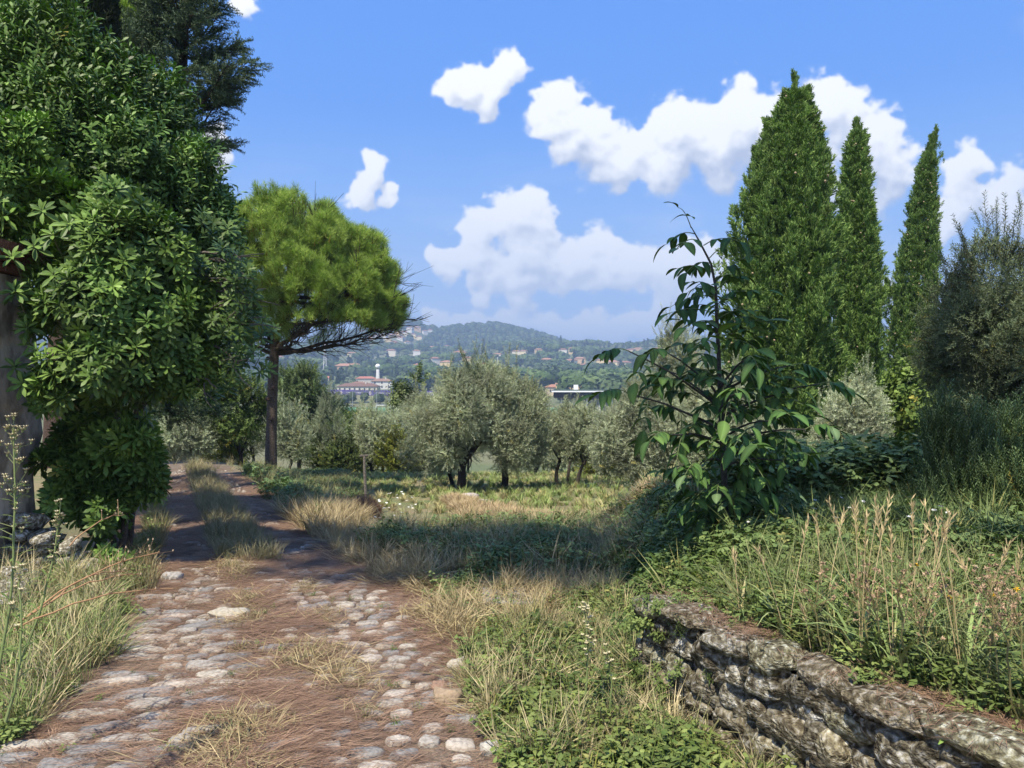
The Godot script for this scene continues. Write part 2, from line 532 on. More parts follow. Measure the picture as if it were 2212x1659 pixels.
func shared_meshes() -> void:
	T.olive = []
	for k in 3:
		T.olive.append(twig(22, 0.34, 0.062, 0.015, 1.0, 0.1, 0.28).mesh(M.olive_leaf))
	T.laurel = twig(16, 0.3, 0.082, 0.028, 0.95, 0.25, 0.0, 3, Color(0.5, 0.5, 0.25), true).mesh(M.shiny_leaf)
	T.broad = twig(12, 0.3, 0.085, 0.06, 1.1, 0.4, 0.05, 3, Color(0.4, 0.4, 0.25), true).mesh(M.leaf)
	T.bush = twig(22, 0.42, 0.06, 0.034, 1.1, 0.3, 0.05, 3, Color(0.5, 0.4, 0.25)).mesh(M.leaf)
	# pittosporum rosette: leaves fan out round the end of a shoot
	var ro := MB.new()
	ro.tube(PackedVector3Array([Vector3(0, -0.12, 0), Vector3(0, 0.0, 0)]), PackedFloat32Array([0.005, 0.003]), 3, Color(0.6, 0.55, 0.35))
	for i in 15:
		rosette_leaf(ro, i)
	T.rosette = ro.mesh(M.shiny_leaf)
	# cypress spray: an upright plume of scaly branchlets
	T.cypress = []
	for k in 3:
		var cy := MB.new()
		for i in 26:
			var t := rf(0.0, 0.85)
			var a := rf(0, TAU)
			var dir := (Vector3(cos(a), 0, sin(a)) * rf(0.35, 0.9) + Vector3.UP * rf(0.6, 1.3)).normalized()
			var side := dir.cross(rv()).normalized()
			cy.blade(Vector3(0, t * 0.22, 0) + rv() * 0.01, dir, side, side.cross(dir), rf(0.06, 0.12) * (1.15 - t * 0.5), rf(0.014, 0.026), 0.3, rf(-0.2, 0.1), Color(1, 1, 1) * rf(0.7, 1.25), 0.4)
		T.cypress.append(cy.mesh(M.needle))
	# pine tuft: a brush of needles
	T.pine = []
	for k in 3:
		var pi := MB.new()
		pi.tube(PackedVector3Array([Vector3(0, -0.16, 0), Vector3.ZERO]), PackedFloat32Array([0.008, 0.005]), 3, Color(0.5, 0.3, 0.2))
		for i in 46:
			var dir := (rv() * 0.75 + Vector3.UP * 0.75).normalized()
			var side := dir.cross(rv()).normalized()
			pi.blade(Vector3(0, rf(-0.13, 0.02), 0), dir, side, side.cross(dir), rf(0.10, 0.17), 0.0065, 0.0, 0.1, Color(1, 1, 1) * rf(0.75, 1.25), 0.5)
		T.pine.append(pi.mesh(M.needle))
	# cedar spray: short needles in rosettes along a flat branchlet
	var fi := MB.new()
	fi.tube(PackedVector3Array([Vector3.ZERO, Vector3(0, 0.34, 0.0)]), PackedFloat32Array([0.006, 0.002]), 3, Color(0.6, 0.45, 0.35))
	for i in 64:
		var t := rf(0.02, 0.34)
		var dir := (rv() + Vector3.UP * 0.5).normalized()
		var side := dir.cross(rv()).normalized()
		fi.blade(Vector3(0, t, 0), dir, side, side.cross(dir), rf(0.035, 0.07), 0.013, 0.0, 0.0, Color(1, 1, 1) * rf(0.7, 1.3), 0.5)
	T.cedar = fi.mesh(M.needle)
	# rosemary sprig
	var rs := MB.new()
	rs.tube(PackedVector3Array([Vector3.ZERO, Vector3(0.01, 0.16, 0.0), Vector3(0, 0.32, 0)]), PackedFloat32Array([0.004, 0.003, 0.002]), 3, Color(0.7, 0.6, 0.4))
	for i in 44:
		var a := i * 2.4
		var dir := (Vector3(cos(a), 0, sin(a)) + Vector3.UP * 0.9).normalized()
		var side := dir.cross(Vector3.UP).normalized()
		rs.blade(Vector3(0, 0.32 * i / 44.0, 0), dir, side, side.cross(dir), rf(0.028, 0.042), 0.0075, 0.0, 0.0, Color(1, 1, 1) * rf(0.75, 1.3), 0.5)
	T.rosemary = rs.mesh(M.needle)
	# grass tufts: long, short and lying
	T.grass = []
	for k in 4:
		T.grass.append(tuft(15, 0.32, 0.0055, 0.4 + 0.12 * k, 0.35).mesh(M.straw))
	T.turf = tuft(16, 0.09, 0.006, 0.75, 0.2).mesh(M.straw)
	T.field = tuft(26, 0.2, 0.012, 0.7, 0.3).mesh(M.straw)
	# a mat of fallen pine needles, two joined at the base
	T.needles = []
	for k in 4:
		var nm := MB.new()
		for i in 24:
			var p := Vector3(rf(-0.14, 0.14), rf(0.0, 0.014), rf(-0.11, 0.11))
			var a := rf(-0.8, 0.8) + (PI if R.randf() < 0.5 else 0.0)
			for s in 2:
				var dir := Vector3(cos(a + s * 0.2), rf(-0.02, 0.10), sin(a + s * 0.2)).normalized()
				var side := dir.cross(Vector3.UP).normalized()
				nm.blade(p, dir, side, Vector3.UP, rf(0.09, 0.17), 0.0028, 0.0, 0.0, Color(1, 1, 1) * rf(0.45, 1.5), 0.5)
		T.needles.append(nm.mesh(M.straw))
	# straws lying criss-cross
	var sw := MB.new()
	for i in 20:
		var a := rf(0, TAU)
		var dir := Vector3(cos(a), rf(0.0, 0.5), sin(a)).normalized()
		var side := dir.cross(Vector3.UP).normalized()
		sw.blade(Vector3(rf(-0.12, 0.12), 0.003, rf(-0.12, 0.12)), dir, side, Vector3.UP, rf(0.08, 0.22), 0.004, 0.0, 0.05, Color(1, 1, 1) * rf(0.7, 1.2), 0.5)
	T.straws = sw.mesh(M.straw)
	# low leafy weeds
	T.weed = []
	for k in 3:
		var w := MB.new()
		for st in 5:
			var lean := Vector3(rf(-0.5, 0.5), 1.0, rf(-0.5, 0.5)).normalized()
			var o := Vector3(rf(-0.05, 0.05), 0, rf(-0.05, 0.05))
			var h := rf(0.07, 0.19)
			w.tube(PackedVector3Array([o, o + lean * h]), PackedFloat32Array([0.003, 0.002]), 3, Color(0.8, 0.85, 0.6))
			for i in 7:
				var a := i * 2.4 + rf(-0.3, 0.3)
				var dir := (Vector3(cos(a), rf(0.1, 0.7), sin(a))).normalized()
				var side := dir.cross(Vector3.UP).normalized()
				w.broad(o + lean * h * (i + 1.0) / 7.0, dir, side, side.cross(dir), rf(0.03, 0.055), rf(0.014, 0.026), 0.3, Color(1, 1, 1) * rf(0.75, 1.3))
		T.weed.append(w.mesh(M.leaf))
	# trailing bramble and ivy: three-part leaves held up to the light
	T.bramble = []
	for k in 3:
		var br := MB.new()
		for i in 11:
			var o := Vector3(rf(-0.16, 0.16), rf(0.02, 0.20), rf(-0.16, 0.16))
			var a0 := rf(0, TAU)
			br.tube(PackedVector3Array([Vector3(o.x * 0.5, 0, o.z * 0.5), o]), PackedFloat32Array([0.003, 0.002]), 3, Color(0.7, 0.6, 0.4))
			for s in 3:
				var a := a0 + (s - 1) * 1.25
				var dir := Vector3(cos(a), rf(0.0, 0.3), sin(a)).normalized()
				var side := dir.cross(Vector3.UP).normalized()
				br.broad(o, dir, side, side.cross(dir), rf(0.045, 0.075), rf(0.03, 0.05), 0.45, Color(1, 1, 1) * rf(0.7, 1.25))
		T.bramble.append(br.mesh(M.leaf))
	# far trees: a leafy ball, an umbrella, a column, each of loose clumps
	T.far_round = far_tree(Vector3(0.5, 0.5, 0.5), 0.62, 70)
	T.far_umbrella = far_tree(Vector3(0.62, 0.24, 0.62), 0.85, 70)
	T.far_column = far_tree(Vector3(0.13, 0.55, 0.13), 0.56, 50)

func rosette_leaf(b: MB, i: int) -> void:
	var a := i * 2.4 + rf(-0.2, 0.2)
	var t := i / 15.0
	var dir := (Vector3(cos(a), 0, sin(a)) * (1.0 - t * 0.62) + Vector3.UP * (-0.12 + t * 0.95)).normalized()
	var side := dir.cross(Vector3.UP).normalized()
	b.broad(Vector3(0, -0.04 + 0.05 * t, 0), dir, side, side.cross(dir), lerpf(0.13, 0.07, t) * rf(0.9, 1.1), lerpf(0.038, 0.024, t), 0.16, Color(1, 1, 1) * lerpf(0.85, 1.25, t) * rf(0.85, 1.15))

func tuft(n: int, h: float, w: float, lean: float, droop: float) -> MB:
	var b := MB.new()
	for i in n:
		var a := rf(0, TAU)
		var dir := (Vector3(cos(a), 0, sin(a)) * lean * rf(0.2, 1.2) + Vector3.UP).normalized()
		var side := Vector3(-sin(a), 0, cos(a))
		var out := Vector3(cos(a), 0, sin(a))
		var o := Vector3(cos(a), 0, sin(a)) * rf(0.0, 0.05)
		var l := h * rf(0.5, 1.15)
		var col := Color(1, 1, 1) * rf(0.7, 1.25)
		var m := o + dir * l * 0.5
		var e := o + dir * l + out * droop * l * rf(0.2, 1.2) - Vector3.UP * droop * l * 0.4
		b.quad(o - side * w * 0.5, o + side * w * 0.5, m + side * w * 0.45, m - side * w * 0.45, col)
		b.tri(m - side * w * 0.45, m + side * w * 0.45, e, col)
	return b

func far_tree(r: Vector3, cy: float, n: int) -> ArrayMesh:
	var b := MB.new()
	b.tube(PackedVector3Array([Vector3.ZERO, Vector3(0, cy, 0)]), PackedFloat32Array([0.035, 0.02]), 4, Color(0.7, 0.55, 0.45))
	# a lumpy core and loose clumps on it
	var ico := SphereMesh.new()
	ico.radial_segments = 8
	ico.rings = 4
	ico.radius = 1.0
	ico.height = 2.0
	var a := ico.get_mesh_arrays()
	var n0 := b.v.size()
	for p in a[Mesh.ARRAY_VERTEX]:
		var k: float = 0.84 + N1.get_noise_3dv(p * 14.0) * 0.35
		b.add(Vector3(0, cy, 0) + p * r * k, Color(0.82, 0.82, 0.82))
	for q in a[Mesh.ARRAY_INDEX]:
		b.ix.append(n0 + q)
	for i in n:
		var d := rv()
		if d.y < -0.55:
			d.y = -d.y
		var o := Vector3(0, cy, 0) + d * r * rf(0.8, 1.08)
		var u := (d + rv() * 0.7).cross(rv()).normalized()
		var w := u.cross(d).normalized()
		var s := rf(0.06, 0.13) * (0.6 + r.length())
		b.quad(o - u * s, o - w * s * 0.8, o + u * s, o + w * s * 0.8, Color(1, 1, 1) * rf(0.75, 1.3))
	return b.mesh(M.leaf)

# ---------------------------------------------------------------- the lie of the land
const BASE := [-60.0, 0.0, 5.5, 0.0, 8.0, -0.19, 18.0, -0.95, 26.0, -1.5, 40.0, -3.4, 60.0, -6.5, 100.0, -9.2, 200.0, -9.2, 300.0, -8.6, 420.0, -5.3, 600.0, 1.0, 800.0, 16.0, 1000.0, 33.0, 1200.0, 44.0, 1400.0, 50.0, 2000.0, 56.0, 6000.0, 60.0]
const LANE_Y := [-60.0, 0.0, 5.0, 0.0, 17.5, -0.25, 22.0, -0.62, 30.0, -2.3, 40.0, -3.4, 60.0, -6.5]
const LANE_X := [-20.0, 1.6, 1.0, -1.0, 3.0, -1.15, 4.0, -1.25, 6.0, -1.95, 7.5, -2.75, 9.5, -3.65, 13.5, -5.5, 17.5, -7.3, 24.0, -10.5, 60.0, -30.0]
const LANE_W := [-20.0, 1.5, 3.0, 1.3, 4.5, 1.05, 6.0, 0.95, 9.0, 0.85, 17.0, 0.8]
const HILLS := [[-62.0, -1650.0, 60.0, 104.0, 260.0], [60.0, -1750.0, 30.0, 110.0, 260.0], [-205.0, -1480.0, 46.0, 70.0, 200.0], [-320.0, -1500.0, 30.0, 90.0, 200.0], [520.0, -2350.0, 60.0, 420.0, 260.0], [1500.0, -2300.0, 80.0, 600.0, 400.0], [-650.0, -4100.0, 232.0, 210.0, 300.0], [-1200.0, -3600.0, 170.0, 420.0, 400.0], [120.0, -1150.0, 9.0, 160.0, 120.0], [300.0, -1300.0, 16.0, 200.0, 150.0], [-900.0, -1700.0, 60.0, 320.0, 300.0], [2200.0, -3800.0, 160.0, 900.0, 500.0]]
const MOUNDS := [[-96.0, -345.0, 4.2, 24.0, 26.0], [-66.0, -362.0, 2.6, 22.0, 22.0]]

func wall_x(z: float) -> float:
	return 0.67 + (z + 3.96) * 0.4545

func lane_t(x: float, z: float) -> float:      # 0 on the lane, 1 a good step beside it
	var d := -z
	return absf(x - lin(LANE_X, d)) / lin(LANE_W, d)

func bank_t(x: float, z: float) -> float:
	if z > -3.96:
		var xw := wall_x(z)
		return smoothstep(xw + 0.06, xw + 0.22, x)
	var xe := 0.80 + (-3.96 - z) * 0.11
	return smoothstep(xe - 0.40, xe + 0.55, x) * smoothstep(15.0, 8.5, -z)

func ground(x: float, z: float) -> float:
	var d := -z
	var y := lin(BASE, d)
	if d < 60.0:
		var pc := lin(LANE_X, d)
		var hw := lin(LANE_W, d)
		var ly := lin(LANE_Y, d)
		y = lerpf(ly, y, smoothstep(hw + 0.1, hw + 2.2, x - pc))
		var t := absf(x - pc) / hw
		y += N1.get_noise_2d(x * 6.0, z * 6.0) * 0.07 * smoothstep(0.9, 1.8, t)
		y += (0.03 * (1.0 - smoothstep(0.0, 0.6, t)) - 0.012) * (1.0 - smoothstep(1.0, 1.4, t))
		if x > 0.0 and d < 15.5:
			var bt := bank_t(x, z)
			if bt > 0.0:
				y = lerpf(y, 0.49 + 0.035 * clampf(x - 0.7, 0.0, 8.0) + N1.get_noise_2d(x * 5.0, z * 5.0) * 0.06, bt)
	elif d < 450.0:
		for h in MOUNDS:
			var a: float = (x - h[0]) / h[3]
			var b: float = (z - h[1]) / h[4]
			y += h[2] * exp(-a * a - b * b)
	else:
		y += N1.get_noise_2d(x * 0.035, z * 0.035) * 14.0 * smoothstep(450.0, 1000.0, d)
		for h in HILLS:
			var a: float = (x - h[0]) / h[3]
			var b: float = (z - h[1]) / h[4]
			var q := a * a + b * b
			if q < 9.0:
				y += h[2] * exp(-q)
		y += N1.get_noise_2d(x * 0.12, z * 0.12) * 3.0 * smoothstep(450.0, 900.0, d)
	return y

func gpos(x: float, z: float) -> Vector3:
	return Vector3(x, ground(x, z), z)

func ground_color(x: float, z: float) -> Color:
	var d := -z
	var n := N1.get_noise_2d(x * 9.0, z * 9.0)
	var m := N1.get_noise_2d(x * 31.0 + 50.0, z * 31.0)
	var c: Color
	if d < 60.0:
		var t := lane_t(x, z)
		var dry := Color(0.36, 0.29, 0.15)
		var green := Color(0.17, 0.22, 0.075)
		c = dry.lerp(green, clampf(0.45 + n * 1.3 + m * 0.5 + (d - 14.0) * 0.02, 0.0, 1.0))
		var soil := Color(0.26, 0.205, 0.15)
		var red := Color(0.26, 0.18, 0.125)
		var l := red.lerp(soil, clampf(0.5 + n * 1.2 + m, 0.0, 1.0)) * (0.9 + m * 0.4)
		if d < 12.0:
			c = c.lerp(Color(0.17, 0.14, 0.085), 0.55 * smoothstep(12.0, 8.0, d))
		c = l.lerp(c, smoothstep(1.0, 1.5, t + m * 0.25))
	elif d < 460.0:
		c = Color(0.17, 0.21, 0.075).lerp(Color(0.26, 0.25, 0.12), clampf(0.5 + N1.get_noise_2d(x * 0.25, z * 0.25) * 1.6, 0.0, 1.0))
	else:
		var q := N1.get_noise_2d(x * 0.06 + 9.0, z * 0.06)
		c = Color(0.16, 0.20, 0.09).lerp(Color(0.27, 0.28, 0.15), clampf(q * 2.0 + 0.3, 0.0, 1.0))
		c = c.lerp(Color(0.08, 0.12, 0.06), smoothstep(1250.0, 1500.0, d) * 0.85)
	return c

func terrain() -> void:
	var zs := PackedFloat32Array([60.0, 30.0, 15.0, 8.0, 4.0, 2.0, 1.0, 0.0])
	var z := -0.7
	while z > -6500.0:
		zs.append(z)
		z -= 0.06 + maxf(0.0, -z - 8.0) * 0.034
	var xs := PackedFloat32Array()
	var right := PackedFloat32Array()
	var x := 0.5
	while x < 5500.0:
		right.append(x)
		x += 0.065 + maxf(0.0, x - 5.0) * 0.062
	x = 0.5 - 0.065
	while x > -5500.0:
		xs.append(x)
		x -= 0.065 + maxf(0.0, -x - 5.0) * 0.062
	xs.reverse()
	xs.append_array(right)
	var nx := xs.size()
	var mbs := [MB.new(), MB.new(), MB.new()]
	var v := PackedVector3Array()
	var c := PackedColorArray()
	var kind := PackedByteArray()
	for j in zs.size():
		for i in nx:
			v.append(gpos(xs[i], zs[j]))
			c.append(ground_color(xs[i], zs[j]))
			kind.append(2 if zs[j] < -620.0 else (1 if zs[j] > -24.0 and zs[j] < 20.0 and lane_t(xs[i], zs[j]) + N1.get_noise_2d(xs[i] * 20.0, zs[j] * 20.0) * 0.3 < 1.12 else 0))
	for k in 3:
		var b: MB = mbs[k]
		var map := PackedInt32Array()
		map.resize(v.size())
		map.fill(-1)
		for j in zs.size() - 1:
			for i in nx - 1:
				var p := j * nx + i
				if kind[p] != k:
					continue
				var q := [p, p + 1, p + nx + 1, p + nx]
				for s in q:
					if map[s] < 0:
						map[s] = b.add(v[s], c[s])
				b.ix.append_array([map[q[0]], map[q[2]], map[q[1]], map[q[0]], map[q[3]], map[q[2]]])
	structure("ground", mbs[0].mesh(M.ground, true), "dry grassy ground of the grove and the valley floor beyond")
	T.lane = structure("path", mbs[1].mesh(M.ground, true), "old lane strewn with reddish pine needles")
	structure("hills", mbs[2].mesh(M.hill, true), "wooded hills rising beyond the valley")

# ---------------------------------------------------------------- the valley: woods, houses, masts
func far_gp(px: float, py: float, d := 60.0) -> Vector3:
	var u := (px - 1106.0) / F
	var w := (829.5 - py) / F
	while d < 4500.0:
		if EYE + w * d < ground(u * d, -d):
			break
		d += 1.0 + d * 0.006
	return gpos(u * d, -d)

func house(called: String, p: Vector3, w: float, dp: float, h: float, yaw: float, wall: Color, roof: Color, storeys: int, wins: int, label: String, group: String, hip := true) -> Node3D:
	var o := thing(called, label, "house", p, group)
	o.rotation.y = yaw
	var b := MB.new()
	b.box(Vector3(-w / 2, -3.0, -dp / 2), Vector3(w / 2, h, dp / 2), wall)
	if not hip:
		for s in [-1, 1]:
			b.tri(Vector3(s * w / 2, h, -dp / 2), Vector3(s * w / 2, h + dp * 0.2, 0), Vector3(s * w / 2, h, dp / 2), wall)
	var m := part("wall", b.mesh(M.house), o)
	m.position = Vector3.ZERO
	var r := MB.new()
	var e := 0.5
	var i := dp * 0.42 if hip else -e
	var rh := h + dp * 0.2
	var y0 := h - 0.12
	var a := Vector3(-w / 2 - e, y0, dp / 2 + e)
	var c := Vector3(w / 2 + e, y0, dp / 2 + e)
	var f := Vector3(w / 2 + e, y0, -dp / 2 - e)
	var g := Vector3(-w / 2 - e, y0, -dp / 2 - e)
	var t0 := Vector3(-w / 2 + i, rh, 0)
	var t1 := Vector3(w / 2 - i, rh, 0)
	r.quad(a, t0, t1, c, roof)
	r.quad(f, t1, t0, g, roof)
	r.tri(g, t0, a, roof)
	r.tri(c, t1, f, roof)
	var dn := Vector3(0, -0.22, 0)
	for q in [[a, c], [c, f], [f, g], [g, a]]:
		r.quad(q[0], q[1], q[1] + dn, q[0] + dn, roof * 0.8)
	r.quad(a + dn, c + dn, f + dn, g + dn, roof * 0.8)
	var rr := part("roof", r.mesh(M.house), o)
	rr.position = Vector3.ZERO
	if wins > 0:
		var wb := MB.new()
		wb.box(Vector3(-0.5, -0.75, -0.04), Vector3(0.5, 0.75, 0.05), Color(0.06, 0.065, 0.07))
		var wm := wb.mesh(M.glass)
		for st in storeys:
			for k in wins:
				var q := part("window", wm, o)
				q.position = Vector3(-w / 2 + w * (k + 0.5) / wins, h * (st + 0.55) / storeys, dp / 2)
	if wins > 0:
		var ch := MB.new()
		ch.box(Vector3(-0.4, 0, -0.3), Vector3(0.4, 1.3, 0.3), wall * 0.9)
		var cp := part("chimney", ch.mesh(M.house), rr)
		cp.position = Vector3(w * 0.18, rh - 0.5, dp * 0.1)
	return o

const HOUSES := [
	[870, 722, 9], [886, 719, 11], [901, 716, 12], [957, 716, 9], [941, 716, 8], [831, 736, 10], [846, 729, 12], [860, 726, 10], [874, 728, 11], [852, 745, 10], [906, 738, 10], [786, 726, 11], [801, 735, 9], [826, 722, 13], [839, 741, 9], [815, 731, 8], [894, 731, 8], [918, 724, 9], [929, 717, 8], [797, 745, 9],
	[937, 762, 22], [953, 764, 10], [808, 757, 18], [978, 764, 22], [994, 768, 16], [965, 757, 9], [880, 748, 9], [866, 738, 12], [850, 757, 9], [900, 770, 9],
	[1116, 768, 10], [1131, 772, 9], [1163, 769, 9], [1192, 760, 9], [1216, 768, 10], [1238, 766, 12], [1256, 770, 14], [1290, 766, 11], [1311, 771, 10], [1345, 764, 9], [1362, 768, 10], [1378, 767, 12], [1397, 770, 10], [1420, 766, 10],
	[1181, 792, 12], [1213, 791, 12], [1232, 794, 13], [1252, 790, 12], [1285, 797, 12], [1264, 803, 10], [1322, 797, 14], [1300, 788, 10], [1350, 800, 12], [1010, 790, 10], [1045, 795, 11], [940, 790, 12], [965, 800, 11], [905, 798, 10], [870, 785, 9], [1075, 778, 10], [760, 770, 10], [845, 770, 12], [1495, 775, 14], [1520, 790, 12],
	[500, 785, 16], [470, 792, 14], [440, 780, 12], [530, 776, 12], [560, 796, 12], [600, 780, 11], [655, 770, 11], [680, 752, 12], [640, 745, 12]]
const ROWS := ["among those under the umbrella pine", "on the village ridge beside the round hill", "on the slope below the village ridge", "on the upper terraces right of the hill", "on the lower terraces above the middle olives"]
const NTH := ["first", "second", "third", "fourth", "fifth", "sixth", "seventh", "eighth", "ninth", "tenth", "eleventh", "twelfth", "thirteenth", "fourteenth", "fifteenth", "sixteenth", "seventeenth", "eighteenth", "nineteenth", "twentieth", "twenty-first", "twenty-second", "twenty-third", "twenty-fourth", "twenty-fifth", "twenty-sixth", "twenty-seventh", "twenty-eighth", "twenty-ninth", "thirtieth"]

func far_country() -> void:
	var walls := [Color(0.80, 0.74, 0.60), Color(0.78, 0.62, 0.34), Color(0.82, 0.80, 0.74), Color(0.76, 0.52, 0.30), Color(0.84, 0.72, 0.46), Color(0.86, 0.84, 0.80)]
	var wname := ["cream", "yellow", "white", "orange", "pale yellow", "whitewashed"]
	var roofs := [Color(0.42, 0.20, 0.12), Color(0.35, 0.18, 0.12), Color(0.46, 0.25, 0.16)]
	var clear := []
	var i := 0
	for h in HOUSES:
		var p := far_gp(h[0], h[1])
		var k := (i * 7 + int(h[0])) % 6
		var st := 2 if i % 3 else 1
		var px := int(h[0])
		var row := 0 if px < 760 else (1 if px < 965 and h[1] < 751 else (2 if px < 1012 else (3 if h[1] < 778 else 4)))
		var nth := 0
		for g in HOUSES:
			var gx := int(g[0])
			var grow := 0 if gx < 760 else (1 if gx < 965 and g[1] < 751 else (2 if gx < 1012 else (3 if g[1] < 778 else 4)))
			if grow == row and (gx < px or (gx == px and g[1] < h[1])):
				nth += 1
		house("house" if i % 4 else "villa", p, h[2] * 1.05, h[2] * 0.65, 3.4 * st + 0.9, rf(-0.7, 0.7), walls[k], roofs[i % 3], st, 0, "distant %s house, %s from the left %s" % [wname[k], NTH[nth], ROWS[row]], "houses across the valley")
		clear.append(Vector2(p.x, p.z))
		i += 1
	house("farmhouse", gpos(-92.0, -462.0), 24.0, 9.0, 4.2, -0.06, Color(0.78, 0.74, 0.66), Color(0.20, 0.115, 0.085), 1, 8, "long low cream house with a brown tiled roof behind the purple hoarding", "")
	house("farmhouse", gpos(-97.0, -490.0), 13.0, 8.0, 4.5, 0.3, Color(0.78, 0.75, 0.70), Color(0.27, 0.15, 0.10), 1, 3, "small white house left behind the long low house", "")
	house("farmhouse", gpos(-88.0, -520.0), 14.0, 8.0, 5.5, 0.15, Color(0.82, 0.80, 0.76), Color(0.30, 0.18, 0.12), 2, 3, "white house right below the water tower", "")
	house("villa", gpos(-160.0, -755.0), 27.0, 12.0, 8.5, 0.12, Color(0.72, 0.46, 0.26), Color(0.45, 0.24, 0.15), 2, 7, "large orange villa above the red roofs left of the water tower", "")
	house("farmhouse", gpos(-158.0, -640.0), 22.0, 9.0, 3.6, 0.1, Color(0.74, 0.66, 0.56), Color(0.50, 0.20, 0.12), 1, 0, "low house with a bright red roof beyond dark trees, below the orange villa", "")
	house("farmhouse", gpos(-118.0, -620.0), 15.0, 8.0, 4.0, 0.4, Color(0.76, 0.70, 0.60), Color(0.48, 0.19, 0.12), 1, 0, "red roofed house just left of the water tower foot", "")
	house("villa", gpos(31.0, -415.0), 12.0, 9.0, 7.2, 0.35, Color(0.80, 0.60, 0.30), Color(0.42, 0.20, 0.12), 2, 3, "yellow two storey house with a red hipped roof beyond the dark pavilion", "")
	house("villa", gpos(43.0, -425.0), 9.0, 8.0, 6.6, -0.2, Color(0.80, 0.56, 0.27), Color(0.42, 0.20, 0.12), 2, 2, "narrow orange house right of the yellow house beyond the pavilion", "")
	house("villa", gpos(23.0, -430.0), 8.0, 7.0, 5.0, 0.1, Color(0.82, 0.68, 0.52), Color(0.42, 0.20, 0.12), 1, 2, "low pinkish house left of the yellow house beyond the pavilion", "")
	house("villa", gpos(38.0, -520.0), 13.0, 9.0, 6.0, 0.1, Color(0.82, 0.66, 0.34), Color(0.46, 0.22, 0.14), 2, 3, "yellow house standing alone above the pavilion roof", "")
	house("villa", gpos(-24.0, -520.0), 14.0, 9.0, 6.0, 0.2, Color(0.80, 0.60, 0.36), Color(0.45, 0.20, 0.12), 2, 3, "orange house showing through the tops of the middle olive trees", "")
	for k in [Vector2(-92, -462), Vector2(-97, -490), Vector2(-88, -520), Vector2(-160, -755), Vector2(-158, -640), Vector2(-118, -620), Vector2(31, -415), Vector2(43, -425), Vector2(23, -430), Vector2(38, -520), Vector2(-24, -520)]:
		clear.append(k)
	# a hilltop tower house on the right ridge
	var tp := far_gp(1228, 738)
	house("tower_house", tp, 8.0, 7.0, 13.0, 0.2, Color(0.60, 0.50, 0.42), Color(0.40, 0.22, 0.15), 3, 0, "small tower house on the wooded ridge line right of the round hill", "")
	water_tower()
	radio_mast()
	for k in 5:
		var q := far_gp([870, 1075, 1248, 1340, 915][k], [728, 800, 762, 770, 752][k])
		var b := MB.new()
		b.tube(PackedVector3Array([q - Vector3(0, 2, 0), q + Vector3(0, 13, 0)]), PackedFloat32Array([0.35, 0.2]), 5, Color(0.75, 0.77, 0.78))
		var t := thing("pole", ["pale pole beside the ridge village", "pale pole above the middle olive trees", "pale pole on the terraces above the pavilion", "pale pole at the right end of the terraces", "pale pole on the slope left of the round hill"][k], "pole", q, "poles in the valley")
		part("shaft", b.mesh(M.plain), t)
	# woods, olive terraces and gardens, by the thousand
	var bags := [Bag.new(), Bag.new(), Bag.new(), Bag.new()]
	for k in 34000:
		var near := R.randf() < 0.5
		var d := 340.0 + 900.0 * pow(R.randf(), 0.8) if near else 900.0 + 1600.0 * pow(R.randf(), 1.1)
		var u := rf(-0.62, 0.46)
		var x := u * d
		var z := -d
		var q := N1.get_noise_2d(x * 0.08 + 40.0, z * 0.08)
		var q2 := N1.get_noise_2d(x * 0.3, z * 0.3 + 70.0)
		var ppx := u * F + 1106.0
		if d < 625.0 and absf(ppx - 816.0) < 24.0 or d < 485.0 and d > 430.0 and ppx > 690.0 and ppx < 850.0:
			continue
		if d < 440.0 and x > -120.0 and x < 20.0:
			continue
		var free := true
		for c in clear:
			if absf(c.x - x) < 11.0 and z - c.y > -10.0 and z - c.y < 48.0:
				free = false
				break
		if not free:
			continue
		var p := gpos(x, z) - Vector3(0, 0.3, 0)
		var wild := d > 1330.0 and q2 > -0.42
		if wild or q + q2 * 0.4 > 0.17:
			var s := rf(7.0, 12.0) * (1.0 if d < 1250.0 else 1.25)
			if R.randf() < 0.24 and not wild:
				bags[2].put(spin(Vector3.UP, rf(9, 13)), p, tone(Color(0.08, 0.14, 0.045), Color(0.14, 0.20, 0.07)))
			else:
				bags[1].put(spin(Vector3.UP, s), p, tone(Color(0.05, 0.09, 0.035), Color(0.12, 0.17, 0.07)))
		elif q + q2 * 0.3 > -0.22:
			if R.randf() < 0.05:
				bags[3].put(spin(Vector3.UP, rf(9, 14)), p, tone(Color(0.025, 0.05, 0.022), Color(0.04, 0.07, 0.03)))
			else:
				bags[0].put(spin(Vector3.UP, rf(3.6, 5.4)), p, tone(Color(0.18, 0.225, 0.12), Color(0.27, 0.31, 0.18)))
		elif R.randf() < 0.2:
			bags[1].put(spin(Vector3.UP, rf(4, 8)), p, tone(Color(0.06, 0.10, 0.03), Color(0.12, 0.17, 0.05)))
	stuff("olive_terraces", bags[0], T.far_round, self, "grey green olive terraces across the valley")
	stuff("woods", bags[1], T.far_round, self, "dark woods on the hills and between the houses")
	stuff("umbrella_pine_woods", bags[2], T.far_umbrella, self, "flat topped pines spread over the valley")
	stuff("cypress_woods", bags[3], T.far_column, self, "thin dark cypresses scattered over the valley")

